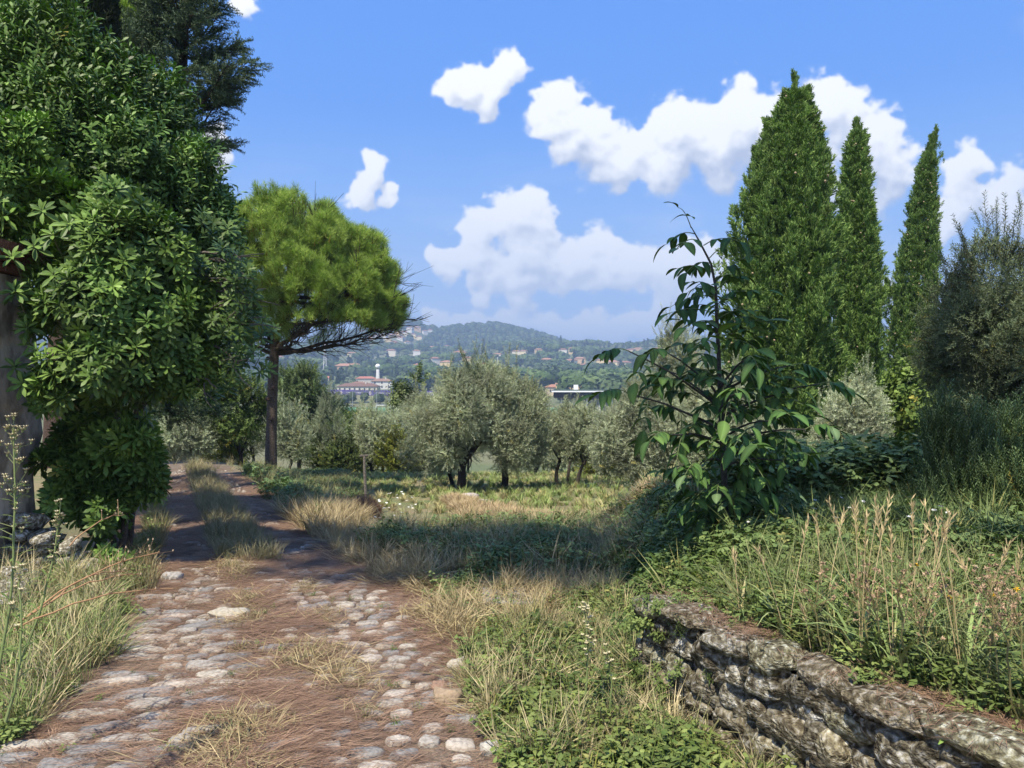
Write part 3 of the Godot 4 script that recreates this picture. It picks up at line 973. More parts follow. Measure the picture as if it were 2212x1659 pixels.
func water_tower() -> void:
	var p := gpos((816.0 - 1106.0) / F * 600.0, -600.0)
	var t := thing("water_tower", "white water tower with a round tank on a slender shaft", "water tower", p)
	var top := at(816, 791, 600).y
	var b := MB.new()
	b.tube(PackedVector3Array([p - Vector3(0, 2, 0), Vector3(p.x, top - 2.5, p.z)]), PackedFloat32Array([1.6, 1.05]), 12, Color(0.72, 0.72, 0.70))
	part("shaft", b.mesh(M.plain, true), t)
	for k in 4:
		var r := MB.new()
		var a := TAU * k / 4 + 0.5
		r.tube(PackedVector3Array([p + Vector3(cos(a) * 1.7, 0, sin(a) * 1.7), Vector3(p.x + cos(a) * 1.2, top - 2.2, p.z + sin(a) * 1.2)]), PackedFloat32Array([0.22, 0.2]), 4, Color(0.80, 0.80, 0.78))
		part("rib", r.mesh(M.plain), t)
	var s := MB.new()
	var pts := PackedVector3Array()
	var rad := PackedFloat32Array()
	for k in 9:
		var a := -1.2 + 2.7 * k / 8.0
		pts.append(Vector3(p.x, top + sin(a) * 1.75, p.z))
		rad.append(cos(a) * 1.9 + 0.05)
	s.tube(pts, rad, 16, Color(0.88, 0.88, 0.87))
	part("tank", s.mesh(M.plain, true), t)

func radio_mast() -> void:
	var p := gpos((702.0 - 1106.0) / F * 700.0, -700.0)
	var top := at(702, 738, 700).y
	var t := thing("radio_mast", "tall lattice mast in red and white with dishes left of the orange villa", "mast", p)
	var h := top - p.y
	for k in 4:
		var b := MB.new()
		var a := TAU * k / 4 + 0.4
		b.tube(PackedVector3Array([p + Vector3(cos(a), 0, sin(a)) * 2.2, Vector3(p.x, top, p.z) + Vector3(cos(a), 0, sin(a)) * 0.5]), PackedFloat32Array([0.2, 0.14]), 4, Color(0.6, 0.6, 0.62))
		part("leg", b.mesh(M.plain), t)
	var br := MB.new()
	for k in 14:
		var y0 := h * k / 14.0
		var r0 := lerpf(2.2, 0.5, k / 14.0)
		for s in 4:
			var a := TAU * s / 4 + 0.4
			var c := TAU * (s + 1) / 4 + 0.4
			br.tube(PackedVector3Array([p + Vector3(cos(a) * r0, y0, sin(a) * r0), p + Vector3(cos(c) * r0 * 0.95, y0 + h / 14.0, sin(c) * r0 * 0.95)]), PackedFloat32Array([0.09, 0.09]), 3, Color(0.75, 0.2, 0.15) if k > 9 and k % 2 else Color(0.7, 0.7, 0.72))
	part("bracing", br.mesh(M.plain), t)
	for k in 3:
		var d := MB.new()
		var o := Vector3(p.x, top - 2.0 - 2.4 * k, p.z + 0.8)
		d.tube(PackedVector3Array([o, o + Vector3(0, 0, 0.7)]), PackedFloat32Array([1.1, 1.1]), 10, Color(0.85, 0.85, 0.86))
		part("dish", d.mesh(M.plain, false), t)

# ---------------------------------------------------------------- the training ground below the grove
func training_ground() -> void:
	# playing field
	var b := MB.new()
	var x0 := -74.0
	var x1 := 30.0
	for j in 12:
		for i in 20:
			var q := []
			for s in [[0, 0], [1, 0], [1, 1], [0, 1]]:
				var x: float = lerpf(x0, x1, (i + s[0]) / 20.0)
				var z: float = lerpf(-255.0, -315.0, (j + s[1]) / 12.0)
				q.append(gpos(x, z) + Vector3(0, 0.12, 0))
			b.quad(q[0], q[3], q[2], q[1], Color(0.07, 0.19, 0.075) if j % 2 else Color(0.085, 0.22, 0.085))
	structure("playing_field", b.mesh(M.plain), "green playing field below the grove")
	var l := MB.new()
	for r in [[-70.0, -258.0, 26.0, -258.3], [-70.0, -312.0, 26.0, -312.3], [-70.0, -258.0, -69.7, -312.0], [-30.0, -258.0, -29.7, -312.0], [-70.0, -275.0, -56.0, -275.3], [-70.0, -295.0, -56.0, -295.3], [-56.3, -275.0, -56.0, -295.0]]:
		for k in 10:
			var a := Vector2(lerpf(r[0], r[2], k / 10.0) if absf(r[2] - r[0]) > 1.0 else r[0], lerpf(r[1], r[3], k / 10.0) if absf(r[3] - r[1]) > 1.0 else r[1])
			var c := Vector2(lerpf(r[0], r[2], (k + 1) / 10.0) if absf(r[2] - r[0]) > 1.0 else r[2], lerpf(r[1], r[3], (k + 1) / 10.0) if absf(r[3] - r[1]) > 1.0 else r[3])
			l.quad(gpos(a.x, a.y) + Vector3(0, 0.16, 0), gpos(a.x, c.y) + Vector3(0, 0.16, 0), gpos(c.x, c.y) + Vector3(0, 0.16, 0), gpos(c.x, a.y) + Vector3(0, 0.16, 0), Color(0.8, 0.8, 0.8))
	structure("pitch_line", l.mesh(M.plain), "white lines of the playing field").set_meta("kind", "structure")
	# goal
	var g := gpos(-48.0, -286.0)
	var t := thing("football_goal", "white goal frame on the playing field", "goal", g)
	for s in [-1, 1]:
		var pb := MB.new()
		pb.tube(PackedVector3Array([g + Vector3(s * 2.6, 0, 0), g + Vector3(s * 2.6, 2.4, 0)]), PackedFloat32Array([0.12, 0.12]), 6, Color(0.85, 0.85, 0.85))
		part("post", pb.mesh(M.plain), t)
		var st := MB.new()
		st.tube(PackedVector3Array([g + Vector3(s * 2.6, 2.4, 0), g + Vector3(s * 2.6, 0, -1.8)]), PackedFloat32Array([0.07, 0.07]), 5, Color(0.8, 0.8, 0.8))
		part("stay", st.mesh(M.plain), t)
	var cb := MB.new()
	cb.tube(PackedVector3Array([g + Vector3(-2.6, 2.4, 0), g + Vector3(2.6, 2.4, 0)]), PackedFloat32Array([0.12, 0.12]), 6, Color(0.85, 0.85, 0.85))
	part("crossbar", cb.mesh(M.plain), t)
	for k in 3:
		var q := gpos([-66.0, -56.0, -39.0][k], -318.0)
		var fb := MB.new()
		fb.tube(PackedVector3Array([q, q + Vector3(0, 6.5, 0)]), PackedFloat32Array([0.12, 0.09]), 5, Color(0.3, 0.32, 0.33))
		var ft := thing("fence_post", ["dark net post at the left end of the playing field", "dark net post between the two small mound trees", "dark net post right of the goal"][k], "post", q, "net posts round the playing field")
		part("shaft", fb.mesh(M.plain), ft)
	# hoarding with the club's name
	var purple := Color(0.085, 0.055, 0.26)
	var a0 := Vector2(-104.0, -432.0)
	var a1 := Vector2(-18.0, -405.0)
	var n := 15
	var ht := thing("hoarding", "long purple hoarding with white lettering behind the playing field", "hoarding", gpos(a0.x, a0.y))
	var dir := (a1 - a0) / n
	var yaw := atan2(-dir.y, dir.x)
	var pm := MB.new()
	pm.box(Vector3(-dir.length() / 2 + 0.05, 0.2, -0.05), Vector3(dir.length() / 2 - 0.05, 3.4, 0.05), purple)
	var pmesh := pm.mesh(M.plain)
	var tm := TextMesh.new()
	tm.text = "FIORENTINA"
	tm.font_size = 64
	tm.pixel_size = 0.0135
	tm.depth = 0.04
	var sf := SystemFont.new()
	sf.font_names = PackedStringArray(["Droid Sans"])
	sf.font_weight = 700
	tm.font = sf
	var white := StandardMaterial3D.new()
	white.albedo_color = Color(0.88, 0.87, 0.92)
	tm.material = white
	var em := MB.new()
	for k in 4:
		var c := [Vector3(0, 1.15, 0), Vector3(0.85, 0, 0), Vector3(0, -1.15, 0), Vector3(-0.85, 0, 0)]
		var e0: Vector3 = c[k]
		var e1: Vector3 = c[(k + 1) % 4]
		em.quad(e0, e1, e1 * 0.72, e0 * 0.72, Color(0.85, 0.85, 0.88))
	em.quad(Vector3(0, 0.5, 0), Vector3(0.34, 0, 0), Vector3(0, -0.5, 0), Vector3(-0.34, 0, 0), Color(0.75, 0.5, 0.5))
	var emesh := em.mesh(M.plain)
	for k in n:
		var c := a0 + dir * (k + 0.5)
		var y := minf(ground(c.x, c.y), -3.6)
		var pn := part("panel", pmesh, ht)
		pn.position = Vector3(c.x, y, c.y) - ht.position
		pn.rotation.y = yaw
		if k % 3 == 1:
			var e := part("emblem", emesh, pn)
			e.position = Vector3(0, 1.8, 0.08)
		else:
			var tx := part("lettering", tm, pn)
			tx.position = Vector3(0, 1.8, 0.08)
	# hedge along the foot of the hoarding
	var hb := Bag.new()
	for k in 900:
		var f := R.randf()
		var c := Vector2(-93.0, -402.0).lerp(Vector2(-43.0, -330.0), f)
		var p := gpos(c.x + rf(-1.5, 1.5), c.y + rf(-1.5, 1.5)) + Vector3(0, rf(0.2, 2.9), 0)
		hb.put(spin(rv() + Vector3.UP, rf(1.6, 3.0)), p, tone(Color(0.14, 0.19, 0.045), Color(0.28, 0.31, 0.07)).lerp(Color(0.42, 0.42, 0.08), smoothstep(0.9, 1.0, f)))
	var hg := thing("clipped_hedge", "yellow green hedge running down beside the playing field below the hoarding", "hedge", gpos(-70.0, -365.0))
	stuff("foliage", hb, T.bush, hg)
	for k in 9:
		var px: float = [655, 690, 760, 790, 818, 915, 870, 905, 742][k]
		var d: float = [410, 425, 330, 335, 330, 432, 436, 425, 320][k]
		var hgt: float = [8, 6, 4.0, 3.6, 4.2, 9, 10, 8, 4][k]
		var p := gpos((px - 1106.0) / F * d, -d)
		var bt := thing("valley_tree", ["broad dark pine left of the long low house", "dark clipped tree left of the long low house", "round tree at the left foot of the mound", "small tree on the mound left of the net post", "small tree on the mound above the goal", "dark tree at the right end of the long house", "large dark pine right of the long low house", "dark tree beside the large pine right of the house", "grey bush at the left end of the playing field"][k], "tree", p, "trees round the training ground")
		var bg := Bag.new()
		for c in 3:
			bg.put(spin(Vector3.UP, hgt * rf(0.8, 1.1)), p + Vector3(rf(-1, 1) * hgt * 0.22, 0, rf(-1, 1) * hgt * 0.2), tone(Color(0.018, 0.034, 0.018), Color(0.03, 0.05, 0.022)) if k in [0, 1, 5, 6, 7] else tone(Color(0.06, 0.09, 0.04), Color(0.09, 0.12, 0.06)))
		stuff("crown", bg, T.far_umbrella if k == 0 else T.far_round, bt)
	pavilion()

func pavilion() -> void:
	# modern low building with a dark flat roof and a white fascia
	var z := -200.0
	var t := thing("pavilion", "low modern pavilion with a dark flat roof, white fascia and glazed front", "building", Vector3(19.5, -9.2, z))
	t.rotation.y = -0.10
	var place := func(b: MB, m: Material, called: String) -> void:
		var o := part(called, b.mesh(m), t)
		o.position = Vector3.ZERO
	var y0 := 8.7      # underside of the roof above the ground
	var roof := MB.new()
	roof.box(Vector3(-9.0, y0 + 0.35, -9.0), Vector3(11.5, y0 + 0.62, 2.2), Color(0.05, 0.075, 0.06))
	place.call(roof, M.plain, "roof")
	var f := MB.new()
	f.box(Vector3(-9.1, y0, 2.21), Vector3(11.6, y0 + 0.34, 2.5), Color(0.72, 0.76, 0.82))
	place.call(f, M.plain, "fascia")
	var s := MB.new()
	s.box(Vector3(-8.6, y0 - 1.5, -8.5), Vector3(11.2, y0 - 0.02, 1.7), Color(0.022, 0.02, 0.028))
	place.call(s, M.plain, "upper_wall")
	var w := MB.new()
	w.box(Vector3(-7.0, -1.0, -8.0), Vector3(10.5, y0 - 1.52, 0.0), Color(0.07, 0.07, 0.075))
	place.call(w, M.plain, "lower_wall")
	var cm := MB.new()
	cm.box(Vector3(-0.22, -1.0, 0.02), Vector3(0.22, y0 - 1.53, 0.5), Color(0.5, 0.52, 0.55))
	var colm := cm.mesh(M.plain)
	var gm := MB.new()
	gm.box(Vector3(-0.62, y0 - 4.8, 0.01), Vector3(0.62, y0 - 1.9, 0.08), Color(0.16, 0.18, 0.19))
	var gmm := gm.mesh(M.glass)
	for k in 6:
		var c := part("column", colm, t)
		c.position = Vector3(-6.6 + k * 3.3, 0, 0)
		if k < 5:
			for q in 2:
				var g := part("window", gmm, t)
				g.position = Vector3(-5.6 + k * 3.3 + q * 1.4, 0, 0)
	var v := MB.new()
	v.box(Vector3(-3.5, y0 + 0.62, -3.0), Vector3(-2.3, y0 + 1.9, -2.0), Color(0.75, 0.76, 0.78))
	place.call(v, M.plain, "roof_vent")

# ---------------------------------------------------------------- trees of the grove
# b: x of the trunk foot and the crown's box (left, right, top, bottom) in the sketch, d metres away
func tree(called: String, label: String, group: String, bx: float, d: float, box: Array, mesh, n: int, s0: float, s1: float, ca: Color, cb: Color, bark: Color, r0: float, forks := 4, lean := 0.3, upw := 0.5, gap := -1.0, lobes_n := 9) -> Node3D:
	var fx := (bx - 1106.0) / F * d
	var foot := gpos(fx, -d)
	var a := at(box[0], box[2], d)
	var c := at(box[1], box[3], d)
	var mid := (a + c) * 0.5
	var rad := Vector3(absf(c.x - a.x) * 0.5, absf(a.y - c.y) * 0.5, absf(c.x - a.x) * 0.5)
	var t := thing(called, label, "tree", foot, group)
	var lobes := []
	for k in lobes_n:
		var dir := rv()
		var o := mid + Vector3(dir.x * rad.x * 0.68, dir.y * rad.y * 0.66, dir.z * rad.z * 0.68)
		var k2 := rf(0.26, 0.5)
		lobes.append([o, Vector3(rad.x * k2, rad.y * k2 * rf(0.8, 1.3), rad.z * k2)])
	lobes.append([mid, rad * 0.52])
	# trunk and limbs
	var fork := foot.lerp(Vector3(mid.x, foot.y, mid.z), lean)
	fork.y = maxf(foot.y + 0.35, lerpf(foot.y, mid.y - rad.y, 0.75)) + 0.25
	var tb := MB.new()
	var bend := Vector3(rf(-0.12, 0.12), 0, rf(-0.1, 0.1))
	var tp := curve(foot - Vector3(0, 0.25, 0), fork, bend, 6, r0 * 0.12)
	var tr := taper(r0, r0 * 0.66, 6)
	tr[0] = r0 * 1.55
	tr[1] = r0 * 1.12
	tb.tube(tp, tr, 10, bark, 0.14, R)
	part("trunk", tb.mesh(M.bark, true), t)
	for k in forks:
		var goal: Vector3 = lobes[k % lobes.size()][0]
		goal.y = maxf(goal.y, fork.y + 0.3)
		var lb := MB.new()
		var q := curve(fork - Vector3(0, 0.05, 0), goal, Vector3(0, 0.06, 0) + rv() * 0.12, 6, r0 * 0.3)
		lb.tube(q, taper(r0 * rf(0.42, 0.58), r0 * 0.12, 6), 7, bark, 0.1, R)
		for s in 5:
			var o: Vector3 = q[2 + s % 4]
			lb.tube(curve(o, o + (rv() + Vector3.UP * 0.3) * rad.x * 0.5, rv() * 0.06, 3), taper(r0 * 0.16, r0 * 0.05, 3), 4, bark)
		part("limb", lb.mesh(M.bark, true), t)
	var ms: Array = mesh if mesh is Array else [mesh]
	for m in ms:
		var bag := Bag.new()
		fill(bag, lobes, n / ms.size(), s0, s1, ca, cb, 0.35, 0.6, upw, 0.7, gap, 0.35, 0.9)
		if called.begins_with("olive"):
			for k in 16 / ms.size():
				var l = lobes[R.randi() % lobes.size()]
				var o: Vector3 = l[0] + Vector3(rf(-0.8, 0.8) * l[1].x, l[1].y * 0.7, rf(-0.8, 0.8) * l[1].z)
				if o.y < mid.y:
					continue
				var e := o + Vector3(rf(-0.2, 0.2), rf(0.7, 1.3), rf(-0.2, 0.2)) * rad.y * 0.42
				for i in 12:
					bag.put(spin((e - o).normalized() + rv() * 0.3, rf(s0, s1) * 0.85), o.lerp(e, i / 11.0), tone(ca, cb))
		stuff("crown", bag, m, t)
	return t

func sprouts(t: Node3D, px: float, py0: float, py1: float, d: float, w: float, n: int, mesh: Mesh, ca: Color, cb: Color) -> void:
	# upright whips that stand out of the top of a crown
	var bag := Bag.new()
	for k in n:
		var a := at(px + rf(-w, w) * 0.7, py1, d) + Vector3(0, 0, rf(-0.3, 0.3))
		var b := at(px + rf(-w, w) * 1.2, lerpf(py1, py0, rf(0.5, 1.0)), d) + Vector3(0, 0, rf(-0.3, 0.3))
		var c := int((b - a).length() / 0.11)
		for i in c:
			bag.put(spin((b - a).normalized() + rv() * 0.25, rf(0.6, 0.9)), a.lerp(b, float(i) / c), tone(ca, cb))
	stuff("shoots", bag, mesh, t)

func grove() -> void:
	var oa := Color(0.27, 0.325, 0.195)
	var ob := Color(0.46, 0.505, 0.355)
	var bark := Color(0.115, 0.095, 0.075)
	var dark := Color(0.055, 0.046, 0.038)
	var gold := Color(0.28, 0.27, 0.07)
	var t: Node3D
	t = tree("olive_tree", "large leafy olive in the middle of the field, its thick trunk beside pale stones", "", 1000, 18.0, [880, 1116, 778, 1012], T.olive, 7600, 0.55, 0.9, oa, ob, dark, 0.135, 5, 0.3, 0.3)
	sprouts(t, 1030, 745, 850, 18.0, 32, 16, T.olive[0], Color(0.07, 0.095, 0.055), oa)
	tree("olive_tree_001", "leafy olive joined to the right side of the largest middle olive, with a grey trunk", "", 1075, 18.4, [1025, 1205, 800, 1030], T.olive, 7000, 0.55, 0.9, oa, ob.lerp(gold, 0.2), dark, 0.10, 4, 0.35, 0.3)
	tree("olive_tree_002", "thin trunked olive half hidden behind the left side of the largest middle olive", "", 976, 19.6, [850, 1000, 850, 1035], T.olive, 3200, 0.6, 0.95, oa, ob, dark, 0.06)
	tree("olive_tree_003", "slim olive tree with a straight black trunk, first of three right of the middle olives", "", 1208, 21.0, [1168, 1262, 892, 1000], T.olive, 1900, 0.6, 0.95, oa, ob, dark, 0.065, 3)
	tree("olive_tree_004", "slim olive with a forked pale topped trunk, second of three right of the middle olives", "", 1228, 20.6, [1195, 1290, 888, 1000], T.olive, 1900, 0.6, 0.95, oa, ob, bark, 0.055, 3)
	tree("olive_tree_005", "olive tree with a bare mottled trunk, third of three right of the middle olives", "", 1253, 19.8, [1222, 1335, 890, 1010], T.olive, 2200, 0.6, 0.95, oa, ob, bark, 0.06, 3)
	tree("olive_tree_006", "broad low olive tree left of the walnut sapling with branches down to the grass", "", 1405, 14.0, [1290, 1470, 830, 1100], T.olive, 6400, 0.5, 0.8, oa * 0.9, ob, dark, 0.09, 5, 0.5, 0.15)
	t = tree("olive_tree_007", "tall olive tree rising behind the top of the walnut sapling", "", 1465, 19.0, [1395, 1560, 715, 960], T.olive, 4200, 0.6, 0.95, oa, ob, bark, 0.09)
	sprouts(t, 1450, 660, 760, 19.0, 40, 14, T.olive[1], oa, ob)
	tree("olive_tree_008", "silvery olive tree in front of the gap between the two tallest cypresses", "", 1835, 12.5, [1765, 1935, 838, 1075], T.olive, 5000, 0.5, 0.8, oa * 1.1, ob * 1.1, bark, 0.07, 4, 0.5, 0.3)
	tree("olive_tree_009", "olive tree filling the space behind the lower leaves of the walnut sapling", "", 1560, 13.0, [1455, 1650, 800, 1090], T.olive, 5200, 0.5, 0.8, oa, ob, bark, 0.07, 4, 0.5, 0.3)
	tree("olive_tree_010", "low olive shoots in front of the foot of the largest cypress", "", 1700, 12.0, [1630, 1730, 945, 1110], T.olive, 2000, 0.5, 0.8, oa, ob, bark, 0.04, 4, 0.5, 0.3)
	tree("olive_tree_011", "small young olive tree with an open forked trunk beside the big pine", "", 709, 29.5, [664, 758, 845, 985], T.olive, 1300, 0.65, 1.0, Color(0.20, 0.25, 0.15), Color(0.32, 0.36, 0.24), dark, 0.09, 4, 0.4, 0.6, -0.1)
	tree("olive_tree_012", "pale olive tree at the far edge of the field with a leaning dark trunk", "", 822, 30.0, [770, 893, 885, 995], T.olive, 1900, 0.85, 1.3, oa * 1.15, ob * 1.15, dark, 0.07)
	tree("olive_tree_013", "olive with a short thin trunk at the far field edge, left of the leaning one", "", 797, 30.5, [762, 830, 900, 995], T.olive, 800, 0.85, 1.3, oa * 1.1, ob * 1.1, dark, 0.05)
	tree("olive_tree_014", "pale olive tree directly behind the right side of the big pine trunk", "", 630, 31.0, [592, 668, 868, 1015], T.olive, 1500, 0.9, 1.35, oa * 1.1, ob * 1.1, bark, 0.08)
	tree("olive_tree_015", "grey olive tree at the end of the lane beside the hedge", "", 375, 23.5, [325, 450, 880, 1010], T.olive, 2300, 0.85, 1.25, oa, ob, bark, 0.1)
	tree("olive_tree_016", "grey olive tree beyond the crest of the lane, left of the broad leaved tree", "", 450, 27.0, [400, 500, 900, 1000], T.olive, 1500, 0.9, 1.3, oa, ob, bark, 0.09)
	tree("olive_tree_017", "olive at the back of the field between the middle olives and the three slim ones", "", 1150, 29.0, [1090, 1330, 912, 1010], T.olive, 2200, 1.0, 1.5, oa, ob, bark, 0.09)
	for k in 9:
		var px: float = [548, 690, 845, 945, 1012, 1118, 1235, 1345, 420][k]
		var dd: float = [37.0, 40.0, 36.0, 39.0, 42.0, 37.0, 39.0, 36.0, 38.0][k]
		tree("olive_tree", "background olive tree beyond the field, %s" % ["just left of the big pine trunk", "right of the big pine trunk", "between the leaning olive and the middle olives", "behind the left half of the middle olives", "straight behind the largest middle olive", "behind the right half of the middle olives", "behind the three slim olives", "behind the broad low olive", "left of the broad leaved tree"][k], "olives beyond the field", px, dd, [px - 62, px + 62, 892, 990], T.olive[k % 3], 1100, 1.1, 1.7, oa, ob, bark, 0.1)
	# broad leaved trees and bushes behind the grove
	var ga := Color(0.085, 0.14, 0.040)
	var gb := Color(0.19, 0.26, 0.085)
	tree("broadleaf_tree", "dark green broad leaved tree with several thin stems left of the big pine trunk", "", 523, 24.5, [440, 578, 785, 985], T.bush, 1600, 0.9, 1.4, ga, gb, dark, 0.08, 6, 0.2, 0.4, -0.12)
	tree("broadleaf_tree_001", "tall grey green poplar right behind the big pine trunk", "", 650, 38.0, [590, 705, 745, 985], T.bush, 2200, 1.1, 1.8, Color(0.09, 0.14, 0.05), Color(0.19, 0.24, 0.11), bark, 0.14)
	t = tree("birch_tree", "pale stemmed young poplar standing out above the left edge of the middle olives", "", 890, 33.0, [855, 925, 795, 930], T.broad, 620, 1.0, 1.5, Color(0.09, 0.13, 0.04), Color(0.19, 0.23, 0.09), Color(0.62, 0.62, 0.58), 0.085, 5, 0.2, 0.6, -0.1)
	tree("broadleaf_tree_002", "dark green tree below the playing field, behind the small young olive", "", 755, 36.0, [715, 802, 885, 985], T.bush, 1300, 1.0, 1.5, ga, gb, dark, 0.12)
	tree("broadleaf_tree_003", "bluish green tree left of the dark one below the playing field", "", 715, 39.0, [655, 745, 865, 960], T.bush, 1200, 1.2, 1.8, Color(0.075, 0.12, 0.07), Color(0.14, 0.19, 0.11), dark, 0.12)
	tree("broadleaf_tree_004", "tall tree with grey green leaves behind the left edge of the middle olives", "", 905, 31.0, [855, 960, 870, 1000], T.olive, 1500, 1.0, 1.5, oa, ob, bark, 0.1)
	tree("broadleaf_tree_005", "large dark tree beyond the lane, seen under the hedge branches", "", 330, 34.0, [180, 430, 770, 960], T.bush, 2600, 1.2, 1.9, ga, gb, dark, 0.16)
	tree("broadleaf_tree_006", "bright green leafy tree between the third cypress and the dark olive at right", "", 1975, 13.5, [1885, 2075, 745, 1010], T.broad, 1900, 0.8, 1.25, Color(0.09, 0.15, 0.03), Color(0.20, 0.28, 0.07), dark, 0.08, 5, 0.3, 0.3, -0.12, 7)
	tree("broadleaf_tree_007", "leafy tree behind the bright green one at the right", "", 2080, 17.0, [1990, 2250, 800, 1010], T.olive, 1800, 0.8, 1.2, oa, ob, dark, 0.08)
	for k in 9:
		var px: float = [478, 735, 770, 850, 880, 700, 1170, 1290, 945][k]
		var d: float = [25.5, 29.0, 31.0, 29.5, 31.0, 30.0, 33.0, 25.0, 32.0][k]
		var top: float = [925, 960, 935, 940, 915, 955, 925, 965, 945][k]
		var w: float = [36, 30, 40, 34, 40, 26, 60, 30, 40][k]
		var c := at(px, (top + 1010) * 0.5, d)
		var foot := gpos(c.x, c.z)
		var sh := thing("shrub", ["yellow green shrub at the end of the lane left of the big pine", "dark reddish shrub right of the small young olive", "green shrub behind the far left olives, under the dark tree", "yellow green shrub between the far olive and the middle olives", "tall green shrub at the back left of the middle olives", "low green shrub at the foot of the small young olive", "dark shrub at the back between the middle olives", "small yellow green shrub right of the three slim olives", "grey green shrub behind the thin trunk of the middle olives"][k], "shrub", foot, "shrubs at the back of the field")
		var bag := Bag.new()
		var rx := w / F * d
		var ry := maxf(0.4, at(px, top, d).y - foot.y) * 0.5
		var ca := Color(0.12, 0.16, 0.03) if k in [0, 3, 7] else Color(0.06, 0.09, 0.03)
		var cb := Color(0.28, 0.29, 0.05) if k in [0, 3, 7] else Color(0.13, 0.165, 0.05)
		fill(bag, [[Vector3(c.x, foot.y + ry, c.z), Vector3(rx, ry * 1.05, rx)], [Vector3(c.x + rx * 0.6, foot.y + ry * 0.7, c.z), Vector3(rx, ry, rx) * 0.7]], 520, 0.8, 1.3, ca, cb, 0.2, 0.6, 0.5, 0.7)
		stuff("foliage", bag, T.bush, sh)
	# the big dark olive at the right edge, in the shade
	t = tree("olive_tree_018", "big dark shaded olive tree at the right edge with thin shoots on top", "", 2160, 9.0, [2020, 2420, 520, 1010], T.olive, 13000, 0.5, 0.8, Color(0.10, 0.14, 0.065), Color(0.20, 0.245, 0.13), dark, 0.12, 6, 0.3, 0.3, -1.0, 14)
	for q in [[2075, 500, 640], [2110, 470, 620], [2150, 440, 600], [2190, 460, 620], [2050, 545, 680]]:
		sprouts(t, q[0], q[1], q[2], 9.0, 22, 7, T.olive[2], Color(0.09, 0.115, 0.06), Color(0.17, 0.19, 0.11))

# a column of upright plumes: the outline is given by [y, left, right] rows of the sketch
func cypress(called: String, label: String, d: float, rows: Array, n: int, ca: Color, cb: Color, tips: Array) -> void:
	var foot := gpos((0.5 * (rows[rows.size() - 1][1] + rows[rows.size() - 1][2]) - 1106.0) / F * d, -d)
	var t := thing(called, label, "tree", foot, "cypresses on the right of the grove")
	var bottom: float = rows[rows.size() - 1][0]
	var trunk := MB.new()
	var pts := PackedVector3Array([foot - Vector3(0, 0.3, 0)])
	var rr := PackedFloat32Array([0.2])
	for k in range(rows.size() - 1, 0, -1):
		pts.append(at(0.5 * (rows[k][1] + rows[k][2]), rows[k][0], d))
		rr.append(0.16 * k / rows.size())
	trunk.tube(pts, rr, 8, Color(0.12, 0.09, 0.07))
	part("trunk", trunk.mesh(M.bark, true), t)
	# ribs of foliage stand out from the column
	var ribs := []
	for k in 26:
		ribs.append([rf(0, TAU), rf(-0.6, 0.6), rf(0.15, 0.3)])
	var bags := [Bag.new(), Bag.new(), Bag.new()]
	var top: float = rows[0][0]
	for i in n:
		var y := lerpf(top, bottom, pow(R.randf(), 0.8))
		var k := 1
		while rows[k][0] < y and k < rows.size() - 1:
			k += 1
		var f: float = clampf((y - rows[k - 1][0]) / (rows[k][0] - rows[k - 1][0]), 0.0, 1.0)
		var l := lerpf(rows[k - 1][1], rows[k][1], f)
		var r := lerpf(rows[k - 1][2], rows[k][2], f)
		var c := at((l + r) * 0.5, y, d)
		var rad := (r - l) * 0.5 / F * d
		var a := rf(0, TAU)
		if sin(a) < -0.35 and R.randf() < 0.6:
			a = -a
		var relief := N2.get_noise_3d(cos(a) * 14.0, c.y * 1.5, sin(a) * 14.0 + rows.size()) * 0.62 + N2.get_noise_3d(cos(a) * 38.0, c.y * 11.0, sin(a) * 38.0) * 0.34
		var q := rad * (rf(0.74, 0.98) + relief) - 0.05
		var out := Vector3(cos(a), 0, sin(a))
		var p := c + out * maxf(q, 0.02)
		var dir := out * rf(0.15, 0.75) + Vector3.UP + rv() * 0.28
		if i % 5 == 0:                            # the dense inside
			p = c + out * rad * rf(0.25, 0.62)
		bags[i % 3].put(spin(dir, rf(0.8, 1.5)), p, tone(ca, cb, 0.2).lerp(Color(0.14, 0.12, 0.05), 0.3 if R.randf() < 0.03 else 0.0))
	for tip in tips:
		for i in 130:
			var f := R.randf()
			var p := at(lerpf(tip[0], tip[2], f), lerpf(tip[1], tip[3], f), d) + Vector3(rf(-1, 1), 0, rf(-1, 1)) * (0.04 + 0.30 * f * f)
			bags[i % 3].put(spin(Vector3.UP + rv() * 0.35, rf(0.6, 1.1)), p, tone(ca, cb, 0.2))
	for k in 3:
		stuff("foliage", bags[k], T.cypress[k], t)
	# pale round cones
	var cone := SphereMesh.new()
	cone.radius = 0.022
	cone.height = 0.04
	cone.radial_segments = 6
	cone.rings = 3
	cone.material = M.plain
	var cb2 := Bag.new()
	for i in 60:
		var k := 1 + R.randi() % (rows.size() - 1)
		var y: float = lerpf(rows[k - 1][0], rows[k][0], R.randf())
		var a := rf(0.1, 3.0)
		var rad: float = (rows[k][2] - rows[k][1]) * 0.5 / F * d
		cb2.put(spin(rv(), rf(0.8, 1.3)), at(0.5 * (rows[k][1] + rows[k][2]), y, d) + Vector3(cos(a), 0, sin(a)) * rad * 0.98, Color(0.34, 0.27, 0.17))
	stuff("cones", cb2, cone, t)

